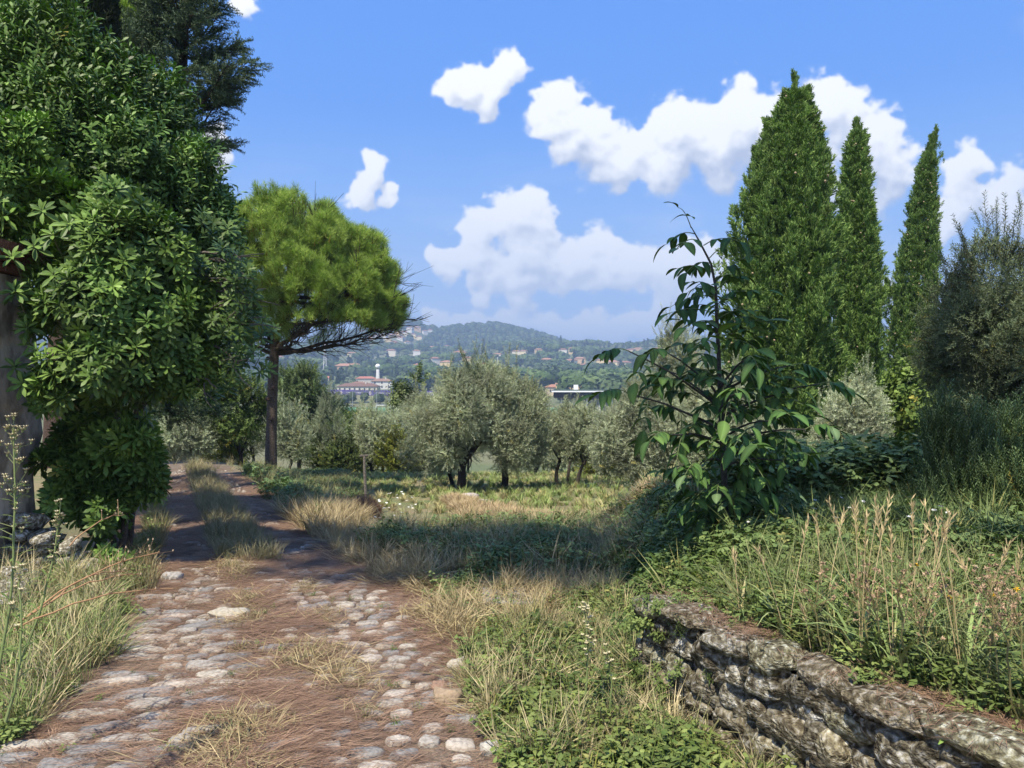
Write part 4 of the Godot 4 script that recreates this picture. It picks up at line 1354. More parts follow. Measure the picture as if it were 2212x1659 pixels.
func cypresses() -> void:
	var ca := Color(0.095, 0.175, 0.045)
	var cb := Color(0.25, 0.37, 0.105)
	cypress("cypress_tree", "largest and broadest cypress with several pointed tops behind the walnut sapling", 16.0, [[215, 1704, 1736], [290, 1676, 1762], [350, 1652, 1776], [410, 1622, 1785], [500, 1598, 1792], [600, 1584, 1796], [700, 1570, 1800], [800, 1562, 1800], [900, 1575, 1796], [960, 1610, 1790], [1040, 1660, 1775], [1125, 1690, 1745]], 12500, ca, cb,
		[[1716, 168, 1712, 300], [1746, 200, 1740, 300], [1655, 268, 1660, 360], [1692, 262, 1690, 330], [1772, 290, 1765, 360], [1632, 330, 1640, 400]])
	cypress("cypress_tree_001", "slender straight cypress in the middle of the three on the right", 19.0, [[300, 1842, 1862], [360, 1828, 1872], [450, 1816, 1880], [550, 1808, 1888], [650, 1800, 1894], [760, 1792, 1896], [860, 1796, 1894], [960, 1808, 1884], [1020, 1820, 1870]], 6800, ca, cb, [[1851, 265, 1852, 330]])
	cypress("cypress_tree_002", "leaning cypress with a bent dark tip, rightmost of the three", 24.0, [[340, 2000, 2017], [400, 1980, 2019], [470, 1965, 2021], [560, 1945, 2020], [650, 1930, 2012], [760, 1912, 2000], [860, 1905, 1990], [980, 1915, 1975]], 6300, ca * 0.95, cb * 0.9, [[2022, 284, 2008, 360], [2012, 300, 2004, 380], [1915, 610, 1922, 660]])

# ---------------------------------------------------------------- the umbrella pine at the crest of the lane
func pine_crown(t: Node3D, outline: Array, d: float, depth: float, n: int, ca: Color, cb: Color, s0: float, s1: float, inner := 0.5) -> void:
	# outline: [x, top, bottom] columns of the sketch; tufts sit on the dome and thin out towards its underside
	var bags := [Bag.new(), Bag.new(), Bag.new()]
	var cx: float = 0.5 * (outline[0][0] + outline[outline.size() - 1][0])
	var hw: float = 0.5 * (outline[outline.size() - 1][0] - outline[0][0])
	var x_mid := (cx - 1106.0) / F * d
	for i in n:
		# the dome is the same in depth as in width
		var a := rf(0, TAU)
		var r := sqrt(R.randf()) * 1.0
		var px := cx + cos(a) * r * hw
		var qx := cx + (r if cos(a) > 0.0 else -r) * hw
		var k := 1
		while outline[k][0] < qx and k < outline.size() - 1:
			k += 1
		var f: float = clampf((qx - outline[k - 1][0]) / (outline[k][0] - outline[k - 1][0]), 0.0, 1.0)
		var top := lerpf(outline[k - 1][1], outline[k][1], f)
		var bot := lerpf(outline[k - 1][2], outline[k][2], f)
		var h := pow(R.randf(), 1.35)
		var p := at(px, lerpf(top, bot, h), d)
		p.z = -d + sin(a) * r * depth
		var cl := N2.get_noise_3d(p.x * 11.0, p.y * 9.0, p.z * 11.0)
		if cl < -0.17 + h * 0.25 or (r < inner and h > 0.42):
			continue
		var out := Vector3(cos(a) * r, 0.55 - h * 0.6, sin(a) * r)
		p += out * cl * 0.7
		bags[i % 3].put(spin(out * 0.7 + Vector3.UP * 0.75 + rv() * 0.35, rf(s0, s1)), p, tone(ca, cb, 0.16))
	for k in 3:
		stuff("needles", bags[k], T.pine[k], t)

func umbrella_pine() -> void:
	var d := 22.0
	var foot := gpos((585.0 - 1106.0) / F * d, -d)
	var t := thing("umbrella_pine", "umbrella pine with a rounded bright green crown at the crest of the lane", "tree", foot)
	var bark := Color(0.27, 0.20, 0.155)
	var tb := MB.new()
	var pts := PackedVector3Array([foot - Vector3(0, 0.3, 0), foot + Vector3(0, 0.25, 0), at(586, 950, d), at(588, 880, d), at(590, 810, d), at(594, 750, d), at(600, 700, d), at(612, 640, d), at(628, 560, d)])
	tb.tube(pts, PackedFloat32Array([0.24, 0.185, 0.155, 0.142, 0.135, 0.125, 0.10, 0.07, 0.03]), 14, bark, 0.06, R)
	part("trunk", tb.mesh(M.pine_bark, true), t)
	for k in 5:
		var o := at([592, 580, 590, 586, 582][k], [838, 862, 905, 800, 775][k], d) + Vector3(0, 0, 0.15)
		var st := MB.new()
		st.tube(PackedVector3Array([o, o + Vector3(rf(-0.1, 0.1), 0.02, 0.10)]), PackedFloat32Array([0.06, 0.045]), 7, Color(0.20, 0.12, 0.08))
		part("branch_stub", st.mesh(M.pine_bark), t)
	# limbs rise from the fork and spread under the dome
	var ends := [[880, 690, 0.0], [860, 650, 0.9], [820, 680, -1.0], [790, 600, 1.2], [740, 690, 1.8], [700, 560, -0.8], [660, 520, 1.0], [620, 500, -1.2], [560, 560, 1.2], [520, 600, -0.6], [490, 660, 0.4], [510, 700, 1.3], [690, 480, 0.6], [760, 520, -1.4], [840, 600, -0.6], [845, 720, 0.3], [700, 730, 2.0], [540, 740, -1.2], [470, 690, -0.6], [770, 735, -0.7]]
	for k in ends.size():
		var e = ends[k]
		var from: Vector3 = pts[5 + k % 3]
		if e[1] > 680:
			from = at(592, 765 - 12 * (k % 3), d)
		var to := at(e[0], e[1], d) + Vector3(0, 0, e[2])
		var lb := MB.new()
		var q := curve(from, to, Vector3(0, -0.22 if e[1] < 680 else -0.10, 0), 8, 0.05)
		lb.tube(q, taper(0.065, 0.014, 8), 6, bark * 0.55, 0.08, R)
		for s in 26:
			var o: Vector3 = q[3 + s % 6]
			var dir := ((to - from).normalized() * 0.8 + rv() * 0.75 + Vector3.UP * 0.35).normalized()
			var w := curve(o, o + dir * rf(0.5, 1.1), Vector3(0, -0.06, 0), 3, 0.02)
			lb.tube(w, taper(0.014, 0.005, 3), 3, bark * 0.5)
			for s2 in 2:
				lb.tube(PackedVector3Array([w[1 + s2], w[1 + s2] + (dir + rv() * 0.8) * rf(0.2, 0.5)]), PackedFloat32Array([0.007, 0.003]), 3, bark * 0.5)
		part("limb", lb.mesh(M.pine_bark), t)
	pine_crown(t, [[462, 620, 700], [478, 500, 730], [512, 458, 748], [560, 435, 730], [610, 425, 715], [660, 430, 695], [710, 445, 685], [750, 470, 685], [790, 508, 695], [825, 545, 708], [852, 600, 705], [868, 645, 680]], d, 2.5, 13500, Color(0.20, 0.31, 0.05), Color(0.45, 0.58, 0.14), 1.0, 1.7)

# ---------------------------------------------------------------- the tall trees on the left
func left_trees() -> void:
	# cedar with tiers of drooping branches
	var d := 14.0
	var foot := gpos(at(295, 0, d).x, -d)
	var t := thing("cedar_tree", "dark blue green cedar with open drooping tiers against the sky", "tree", foot)
	var bark := Color(0.07, 0.055, 0.045)
	var tb := MB.new()
	var pts := PackedVector3Array([foot - Vector3(0, 0.3, 0), at(300, 900, d), at(330, 640, d), at(362, 420, d), at(378, 260, d), at(392, 120, d), at(398, 0, d), at(402, -120, d), at(405, -230, d)])
	tb.tube(pts, PackedFloat32Array([0.32, 0.26, 0.22, 0.18, 0.14, 0.11, 0.085, 0.05, 0.015]), 10, bark, 0.06, R)
	part("trunk", tb.mesh(M.bark, true), t)
	var lb2 := MB.new()
	var lead := PackedVector3Array([at(372, 400, d), at(355, 250, d), at(350, 120, d), at(345, 30, d)])
	lb2.tube(lead, PackedFloat32Array([0.08, 0.06, 0.045, 0.015]), 7, bark)
	part("second_leader", lb2.mesh(M.bark, true), t)
	var bag := Bag.new()
	var ca := Color(0.06, 0.105, 0.06)
	var cb := Color(0.12, 0.17, 0.09)
	# [from x, from y, to x, to y, z of the end]
	var br := [[385, 250, 548, 148, 0.3], [385, 270, 535, 190, 1.0], [380, 300, 505, 235, 0.5], [380, 250, 470, 200, 1.6], [395, 160, 510, 112, 0.2], [396, 100, 500, 55, 0.5], [398, 60, 485, 0, 0.3], [400, 20, 470, -40, 0.4], [395, 130, 470, 100, 1.2], [398, 60, 440, 30, 1.3], [378, 330, 490, 328, 0.5], [376, 370, 480, 345, 0.9], [374, 400, 470, 300, 1.4], [372, 440, 470, 415, 0.4],
		[372, 300, 300, 200, 0.8], [375, 260, 300, 150, 0.2], [355, 200, 320, 120, 0.9], [350, 150, 315, 95, 0.3], [348, 100, 325, 40, 0.3], [348, 80, 375, 20, 0.5], [350, 140, 385, 80, 0.8], [372, 340, 290, 260, 1.2], [395, 90, 360, 20, 1.0], [398, 40, 360, -30, 0.6], [370, 380, 300, 330, 1.0], [392, 200, 450, 150, -0.8], [388, 220, 330, 170, -0.9], [380, 300, 450, 260, -1.2],
		[376, 330, 440, 290, 2.0], [372, 420, 420, 350, 1.9], [400, 0, 455, -70, 0.8], [402, -60, 450, -110, 0.2], [402, -60, 360, -110, 0.2], [398, 30, 350, -20, -0.8], [396, 120, 460, 60, -0.8],
		[312, 820, 455, 860, 0.8], [314, 800, 440, 825, 1.6], [310, 840, 430, 895, 0.6], [316, 780, 400, 880, 1.9], [325, 700, 480, 760, 0.2], [308, 860, 445, 880, -0.5]]
	for b in br:
		var lb := MB.new()
		var o := at(b[0], b[1], d)
		var e := at(b[2], b[3], d) + Vector3(0, 0, b[4])
		var q := curve(o, e, Vector3(0, -0.10, 0), 8, 0.03)
		lb.tube(q, taper(0.035, 0.006, 8), 5, bark, 0.1, R)
		var len := (e - o).length()
		var ahead := (e - o).normalized()
		var flat := ahead.cross(Vector3.UP).normalized()
		for i in int(len * 19.0) + 6:
			var f := rf(0.12, 1.0)
			var p: Vector3 = q[int(f * 7.99)].lerp(q[mini(int(f * 7.99) + 1, 8)], fposmod(f * 7.99, 1.0))
			var side: Vector3 = (flat * (1.0 if R.randf() < 0.5 else -1.0) * rf(0.3, 1.0) + ahead * rf(0.4, 1.0) + Vector3.UP * rf(-0.25, 0.3)).normalized()
			var l := rf(0.12, 0.55) * (1.15 - f * 0.6)
			lb.tube(PackedVector3Array([p, p + side * l]), PackedFloat32Array([0.008, 0.003]), 3, bark)
			for s in int(l / 0.10) + 1:
				bag.put(spin(side + rv() * 0.5 - Vector3.UP * 0.15, rf(0.7, 1.15)), p + side * l * (s + 0.5) / (int(l / 0.10) + 1), tone(ca, cb, 0.2))
		part("branch", lb.mesh(M.bark), t)
	stuff("needles", bag, T.cedar, t)

	# dark cypress behind the laurel
	d = 11.0
	foot = gpos(at(208, 0, d).x, -d)
	t = thing("dark_cypress_tree", "narrow blackish cypress behind the laurel at the top left", "tree", foot)
	var tr := MB.new()
	tr.tube(PackedVector3Array([foot - Vector3(0, 0.3, 0), at(208, 300, d), at(208, -150, d)]), PackedFloat32Array([0.18, 0.12, 0.03]), 8, bark)
	part("trunk", tr.mesh(M.bark, true), t)
	var cbag := Bag.new()
	for i in 2600:
		var y := rf(-260, 420)
		var rad := 0.215 * smoothstep(-270, -60, y) + 0.02
		var a := rf(0, TAU)
		cbag.put(spin(Vector3(cos(a) * 0.3, 1, sin(a) * 0.3) + rv() * 0.25, rf(0.7, 1.2)), at(208, y, d) + Vector3(cos(a), 0, sin(a)) * rad * rf(0.7, 1.05), tone(Color(0.018, 0.028, 0.014), Color(0.035, 0.05, 0.022)))
	stuff("foliage", cbag, T.cypress[0], t)

	# umbrella pine behind, its sunny needles fill the top left corner
	d = 17.0
	foot = gpos(at(120, 0, d).x, -d)
	t = thing("umbrella_pine", "sunlit yellow green pine crown filling the top left corner behind the laurel", "tree", foot)
	tr = MB.new()
	tr.tube(PackedVector3Array([foot - Vector3(0, 0.3, 0), at(140, 600, d), at(150, 200, d), at(160, -60, d)]), PackedFloat32Array([0.3, 0.26, 0.2, 0.06]), 10, Color(0.2, 0.13, 0.1))
	part("trunk", tr.mesh(M.pine_bark, true), t)
	var tl := []
	for q in [[-90, 90, 100, 60, 1.4], [0, 60, 80, 55, 1.2], [80, 85, 80, 55, 1.5], [120, 45, 80, 50, 0.9], [190, 70, 60, 50, 1.3], [250, 75, 60, 50, 1.1], [300, 90, 50, 45, 1.0], [280, 60, 60, 35, 0.6], [335, 110, 30, 40, 0.6], [0, 130, 90, 60, 2.0], [130, 140, 90, 60, 2.0]]:
		tl.append([at(q[0], q[1], d) + Vector3(0, 0, q[4]), Vector3(q[2], q[3], q[2]) / F * d])
	for k in 3:
		var pb := Bag.new()
		fill(pb, tl, 3200, 1.2, 2.0, Color(0.24, 0.35, 0.05), Color(0.46, 0.58, 0.13), 0.6, 0.7, 0.8, 0.3, -0.2, 0.35, 0.5)
		stuff("needles", pb, T.pine[k], t)

	# tall pine beside the bank: its crown is above the picture, its shade lies on the bank and its needles on the lane
	var pf := gpos(4.6, 4.6)
	t = thing("tall_pine", "tall pine over the lane whose crown shades the bank", "tree", pf)
	tr = MB.new()
	tr.tube(PackedVector3Array([pf - Vector3(0, 0.3, 0), pf + Vector3(-0.3, 4, -0.4), pf + Vector3(-1.4, 8.5, -1.9), pf + Vector3(-4.0, 12.3, -4.4)]), PackedFloat32Array([0.34, 0.28, 0.22, 0.08]), 10, Color(0.22, 0.14, 0.1))
	part("trunk", tr.mesh(M.pine_bark, true), t)
	var sh := [Bag.new(), Bag.new(), Bag.new()]
	var lobes := SHADE
	for k in lobes.size():
		var l = lobes[k]
		var lb3 := MB.new()
		lb3.tube(curve(pf + Vector3(-2.2, 9.8, -2.7), l[0], Vector3(0, -0.3, 0), 6, 0.05), taper(0.12, 0.02, 6), 6, Color(0.2, 0.13, 0.1))
		part("limb", lb3.mesh(M.pine_bark), t)
	for k in 3:
		fill(sh[k], lobes, 1400, 1.3, 2.0, Color(0.09, 0.14, 0.02), Color(0.18, 0.24, 0.035), 0.2, 0.5, 0.8, 0.5, -0.22, 0.3, 0.35)
		stuff("needles", sh[k], T.pine[k], t)

const SHADE := [[Vector3(-4.6, 12.6, -0.4), Vector3(1.5, 0.9, 1.3)], [Vector3(-2.8, 12.8, 0.0), Vector3(1.8, 0.9, 1.5)], [Vector3(-0.8, 13.0, 0.1), Vector3(1.8, 0.9, 1.5)], [Vector3(1.2, 12.8, 0.6), Vector3(1.7, 0.9, 1.5)], [Vector3(2.9, 12.6, 0.7), Vector3(1.5, 0.8, 1.5)], [Vector3(-1.8, 13.4, -1.6), Vector3(1.8, 0.8, 1.0)], [Vector3(0.6, 13.3, -1.8), Vector3(1.8, 0.8, 1.0)], [Vector3(2.8, 12.8, -2.6), Vector3(1.8, 0.8, 1.5)], [Vector3(4.2, 12.6, -2.6), Vector3(1.3, 0.8, 1.3)]]

# ---------------------------------------------------------------- gate pillar and the rubble beside it
func lump(r: Vector3, seed_: float, rough: float, rings := 5, segs := 8) -> MB:
	var b := MB.new()
	for j in rings + 1:
		var la := PI * (float(j) / rings - 0.5)
		for i in segs:
			var lo := TAU * i / segs
			var p := Vector3(cos(la) * cos(lo), sin(la), cos(la) * sin(lo))
			var e := Vector3(signf(p.x) * pow(absf(p.x), 0.75), signf(p.y) * pow(absf(p.y), 0.75), signf(p.z) * pow(absf(p.z), 0.75))
			var k := 1.0 + N2.get_noise_3d(p.x * 9.0 + seed_ * 31.0, p.y * 9.0, p.z * 9.0) * rough
			b.add(e * r * k, Color(1, 1, 1))
	for j in rings:
		for i in segs:
			var a := j * segs + i
			var c := j * segs + (i + 1) % segs
			b.ix.append_array([a, c, c + segs, a, c + segs, a + segs])
	return b

func gate_pillar() -> void:
	var t := thing("gate_pillar", "old plastered gate pillar with a cap of red bricks at the left edge", "pillar", Vector3(-4.8, 0, -6.3))
	var b := MB.new()
	var n := 14
	for j in n:                                  # uneven plaster faces
		for s in 4:
			var q := []
			for e in [[0, 0], [1, 0], [1, 1], [0, 1]]:
				var y: float = -0.2 + 2.72 * (j + e[1]) / n
				var c = (s + e[0]) % 4
				var w := 0.55 + N2.get_noise_3d(c * 20.0, y * 12.0, 3.0) * 0.05
				q.append(Vector3(-4.8, y, -6.3) + Vector3(w * (1 if c in [0, 3] else -1), 0, w * (1 if c in [0, 1] else -1)))
			b.quad(q[0], q[1], q[2], q[3], Color(0.72, 0.68, 0.62))
	part("shaft", b.mesh(M.old_plaster), t)
	var k := 0
	for row in 3:
		var y0 := 2.53 + row * 0.085
		var ov := 0.60 + row * 0.035
		for s in 4:
			for i in 4:
				var l := ov * 2.0 / 4.0
				var bm := MB.new()
				bm.box(Vector3(-l / 2 + 0.006, 0.004, -0.065), Vector3(l / 2 - 0.006, 0.078, 0.065), tone(Color(0.42, 0.17, 0.10), Color(0.34, 0.15, 0.095)))
				var p := part("brick", bm.mesh(M.brick), t)
				var a := s * PI / 2
				var o := Vector3(-ov + l * (i + 0.5) + (0.03 if row % 2 else 0.0), 0, ov - 0.066 + (rf(-0.008, 0.008)))
				p.position = Vector3(0, y0, 0) + o.rotated(Vector3.UP, a)
				p.rotation = Vector3(0, a + rf(-0.02, 0.02), rf(-0.015, 0.015))
				k += 1
	var core := MB.new()
	core.box(Vector3(-5.28, 2.5, -6.78), Vector3(-4.32, 2.79, -5.82), Color(0.35, 0.3, 0.26))
	part("core", core.mesh(M.old_plaster), t)
	# old rubble wall running from the pillar towards the hedge and the lane
	var r := thing("rubble_wall", "low crumbling rubble wall between the pillar and the hedge", "wall", Vector3(-3.75, 0, -6.6))
	var meshes := []
	for i in 8:
		meshes.append(lump(Vector3(1, 1, 1), i * 3.1, 0.45).mesh(M.lichen_stone, true))
	for row in 5:
		for i in 4:
			var x := -4.15 + i * 0.20 + rf(-0.05, 0.05) + row * 0.01
			if row > 4.4 - i * 1.2:
				continue
			var p := part("stone", meshes[R.randi() % 8], r)
			p.position = Vector3(x, 0.03 + row * 0.10 + rf(-0.02, 0.02), -6.45 + rf(-0.05, 0.05) + row * -0.015) - r.position
			p.basis = Basis.from_euler(Vector3(rf(-0.3, 0.3), rf(-0.4, 0.4), rf(-0.2, 0.2))) * Basis.from_scale(Vector3(rf(0.08, 0.14), rf(0.045, 0.065), rf(0.12, 0.18)))
	var l := thing("stone_ledge", "broken stone ledge among the weeds at the foot of the pillar", "wall", Vector3(-3.1, 0, -4.6))
	for i in 16:
		var p := part("stone", meshes[R.randi() % 8], l)
		var f := (i % 8) / 7.0
		p.position = Vector3(lerpf(-3.25, -3.85, f) + rf(-0.06, 0.06), -0.02 + 0.10 * (i / 8) + rf(-0.02, 0.02), lerpf(-3.9, -6.0, f)) - l.position
		p.basis = Basis.from_euler(Vector3(rf(-0.2, 0.2), rf(-0.4, 0.4) + 1.2, rf(-0.2, 0.2))) * Basis.from_scale(Vector3(rf(0.15, 0.24), rf(0.06, 0.09), rf(0.13, 0.2)))

# ---------------------------------------------------------------- pittosporum hedge and the laurel above it
func hedge() -> void:
	var bark := Color(0.16, 0.13, 0.11)
	# laurel
	var d := 8.6
	var foot := gpos(-4.6, -8.6)
	var t := thing("laurel_tree", "tall dark green laurel behind and above the pittosporum", "tree", foot)
	var tr := MB.new()
	tr.tube(PackedVector3Array([foot - Vector3(0, 0.3, 0), at(250, 700, d), at(240, 500, d), at(230, 330, d)]), PackedFloat32Array([0.16, 0.12, 0.08, 0.03]), 8, bark)
	part("trunk", tr.mesh(M.bark, true), t)
	var lobes := []
	for q in [[40, 160, 90, 80, 0.3], [115, 150, 60, 70, 0.2], [170, 215, 85, 85, 0.5], [262, 265, 85, 85, 0.2], [325, 290, 50, 80, 0.0], [330, 330, 90, 120, 0.0], [380, 420, 75, 90, 0.2], [420, 500, 60, 90, 0.0], [280, 380, 120, 120, 0.6], [150, 350, 130, 110, 0.5], [30, 340, 110, 100, 0.3], [-80, 300, 120, 90, 0.0], [300, 520, 130, 110, 0.2], [180, 500, 130, 120, 0.2], [400, 610, 60, 80, 0.0], [330, 230, 50, 60, -0.3], [-60, 420, 120, 130, 0.0]]:
		lobes.append([at(q[0], q[1], d) + Vector3(0, 0, q[4]), Vector3(q[2] / F * d, q[3] / F * d, q[2] / F * d)])
		var lb := MB.new()
		lb.tube(curve(at(245, 500, d), lobes[lobes.size() - 1][0], Vector3(0, -0.1, 0), 5, 0.05), taper(0.05, 0.012, 5), 5, bark)
		part("limb", lb.mesh(M.bark), t)
	var bag := Bag.new()
	fill(bag, lobes, 19000, 0.75, 1.15, Color(0.05, 0.105, 0.022), Color(0.14, 0.235, 0.052), 0.4, 0.55, 0.75, 0.5, -0.2, 0.6, 0.9)
	stuff("foliage", bag, T.laurel, t)

	# pittosporum
	d = 6.9
	foot = gpos(-3.75, -7.2)
	t = thing("pittosporum_hedge", "overhanging pittosporum with whorls of glossy leaves beside the gate pillar", "hedge", foot)
	for k in 4:
		var st := MB.new()
		var e := at([200, 300, 380, 260][k], [700, 640, 720, 480][k], d)
		st.tube(curve(foot + Vector3(rf(-0.2, 0.2), -0.2, rf(-0.2, 0.2)), e, rv() * 0.15, 6, 0.03), taper(0.035, 0.015, 6), 7, bark, 0.1, R)
		part("stem", st.mesh(M.bark, true), t)
	for k in 7:
		var st := MB.new()
		var a := at([390, 400, 385, 400, 395, 400, 380][k], [640, 560, 700, 600, 760, 680, 800][k], d)
		var e := at([545, 520, 535, 500, 520, 490, 470][k], [640, 560, 700, 610, 790, 690, 840][k], d - 0.2)
		st.tube(curve(a, e, Vector3(0, 0.06, 0) + rv() * 0.05, 7, 0.025), taper(0.016, 0.005, 7), 5, Color(0.30, 0.26, 0.22))
		for s in 5:
			var o := a.lerp(e, rf(0.3, 0.9))
			st.tube(curve(o, o + (rv() * 0.7 + (e - a).normalized()) * 0.25, rv() * 0.03, 3), taper(0.007, 0.003, 3), 4, Color(0.30, 0.26, 0.22))
		part("branch", st.mesh(M.bark), t)
	lobes = []
	for q in [[60, 420, 90, 70, 0.7], [20, 330, 100, 80, 0.6], [130, 330, 90, 60, 0.5], [170, 480, 110, 90, 0.7], [270, 560, 120, 100, 0.7], [370, 560, 80, 90, 0.4], [160, 620, 80, 80, 0.75], [260, 680, 120, 110, 0.85], [370, 680, 90, 100, 0.6], [140, 740, 70, 70, 0.8], [250, 800, 130, 100, 0.8], [370, 790, 80, 80, 0.4], [170, 840, 70, 70, 0.7], [280, 910, 85, 80, 0.4], [210, 960, 80, 90, 0.3], [270, 1030, 70, 80, 0.1], [225, 1100, 75, 75, 0.1], [310, 1070, 45, 60, 0.0], [130, 1080, 50, 60, 0.1], [215, 1165, 75, 45, 0.2], [150, 1180, 60, 45, 0.2], [290, 1140, 40, 40, 0.1], [250, 1200, 60, 30, 0.3], [330, 1020, 25, 60, 0.0], [125, 890, 45, 90, -0.8], [115, 1000, 40, 90, -0.8], [100, 800, 40, 90, -0.8], [180, 1050, 60, 80, -0.4], [190, 1190, 70, 30, 0.35], [150, 1000, 50, 70, 0.3], [430, 640, 60, 80, 0.1], [440, 760, 50, 70, 0.0], [320, 990, 25, 45, 0.0], [250, 460, 110, 60, 0.6]]:
		lobes.append([at(q[0], q[1], d) + Vector3(0, 0, q[4] * 0.5), Vector3(q[2] / F * d, q[3] / F * d, q[2] / F * d * 0.8)])
	var rb := Bag.new()
	fill(rb, lobes, 6000, 0.85, 1.2, Color(0.06, 0.125, 0.026), Color(0.17, 0.27, 0.058), 0.3, 0.85, 0.45, 0.45, -0.22, 0.5, 0.9)
	# open outer twigs against the sky
	for q in [[545, 640], [530, 575], [500, 610], [520, 690], [540, 740], [505, 560], [480, 520], [470, 470], [560, 690], [515, 800], [485, 830], [540, 600], [500, 730], [530, 660], [470, 700], [490, 660], [455, 590], [480, 770], [520, 760], [460, 840], [550, 780], [495, 690]]:
		for k in 4:
			rb.put(spin(Vector3(rf(0, 0.8), rf(0.2, 1), rf(0, 0.8)), rf(0.75, 1.0)), at(q[0] + rf(-22, 22), q[1] + rf(-22, 22), d - 0.1) + Vector3(0, 0, rf(-0.2, 0.2)), tone(Color(0.06, 0.11, 0.03), Color(0.14, 0.22, 0.055)))
	var kept := Bag.new()                         # the pillar stands clear of the leaves
	for i in range(0, rb.b.size(), 16):
		var px := rb.b[i + 3] / -rb.b[i + 11] * F + 1106.0
		var py := 829.5 - (rb.b[i + 7] - EYE) / -rb.b[i + 11] * F
		if not (py > 500.0 and px < 62.0 or py > 1000.0 and px < 110.0):
			kept.b.append_array(rb.b.slice(i, i + 16))
	stuff("foliage", kept, T.rosette, t)
	# the leaves that show largest, one by one
	var fine := []
	for k in 4:
		var m := MB.new()
		leaf_mesh(m, 1.0, 0.29, 0.16 + 0.06 * k, 5, 0.68, Color(1, 1, 1), Color(1.7, 1.7, 1.3))
		var mm: Array = []
		for cidx in 3:
			var mt: StandardMaterial3D = M.shiny_leaf.duplicate()
			mt.albedo_color = Color([0.07, 0.105, 0.16][cidx], [0.13, 0.185, 0.26][cidx], [0.03, 0.042, 0.06][cidx]).linear_to_srgb()
			mm.append(mt)
		fine.append([m, mm])
	var made := []
	for f in fine:
		for mt in f[1]:
			made.append(f[0].mesh(mt, true))
	var count := 0
	for k in 24:
		var q = [[205, 540], [130, 585], [300, 520], [250, 600], [330, 620], [140, 655], [200, 690], [290, 680], [150, 720], [180, 770], [260, 760], [340, 745], [150, 830], [230, 850], [300, 830], [135, 650], [380, 620], [160, 560], [240, 520], [210, 620], [120, 800], [300, 570], [90, 470], [180, 490]][k]
		var o := at(q[0], q[1], d) + Vector3(0, 0, 0.42 + rf(0.12, 0.25))
		var axis := (Vector3(rf(-0.1, 0.4), rf(0.2, 0.9), rf(0.5, 1.0))).normalized()
		var bz := spin(axis, 1.0)
		var w := part("shoot", shoot_mesh(), t)
		w.transform = Transform3D(bz, o - t.position)
		for i in 12:
			var a := i * 2.4 + rf(-0.15, 0.15)
			var f := i / 12.0
			var dir := (Vector3(cos(a), 0, sin(a)) * (1.0 - f * 0.55) + Vector3.UP * (-0.05 + f * 0.8)).normalized()
			var side := dir.cross(Vector3.UP).normalized()
			var l := lerpf(0.145, 0.085, f) * rf(0.9, 1.1)
			var lf := part("leaf", made[R.randi() % made.size() if f < 0.6 else (2 + 3 * (R.randi() % 4))], w)
			lf.transform = Transform3D(Basis(side * l, dir * l, side.cross(dir) * l), Vector3(0, 0.03 * f, 0))
			count += 1

func shoot_mesh() -> ArrayMesh:
	if not T.has("shoot"):
		var b := MB.new()
		b.tube(PackedVector3Array([Vector3(0, -0.22, 0), Vector3(0, -0.1, 0.01), Vector3(0, 0.05, 0)]), PackedFloat32Array([0.007, 0.006, 0.003]), 5, Color(0.35, 0.36, 0.18))
		T.shoot = b.mesh(M.bark)
	return T.shoot

# a leaf along y, face along z: two folded halves with a pale midrib, bent back by droop
func leaf_mesh(b: MB, l: float, w: float, droop: float, n: int, widest: float, col: Color, rib: Color) -> void:
	var row := []
	for i in n + 1:
		var s := float(i) / n
		var hw := 0.0
		if s < widest:
			hw = pow(sin(s / widest * PI / 2), 0.9)
		else:
			hw = pow(cos((s - widest) / (1.0 - widest) * PI / 2), 0.7)
		hw = maxf(hw * w * 0.5, 0.008 * l)
		var y := l * s * (1.0 - droop * droop * s * 0.3)
		var z := -droop * l * s * s
		row.append([b.add(Vector3(-hw, y, z + hw * 0.28), col), b.add(Vector3(-0.012 * l, y, z), rib), b.add(Vector3(0.012 * l, y, z), rib), b.add(Vector3(hw, y, z + hw * 0.28), col)])
	for i in n:
		for k in 3:
			var p: int = row[i][k]
			var q: int = row[i][k + 1]
			var r: int = row[i + 1][k + 1]
			var s: int = row[i + 1][k]
			b.ix.append_array([p, r, q, p, s, r])

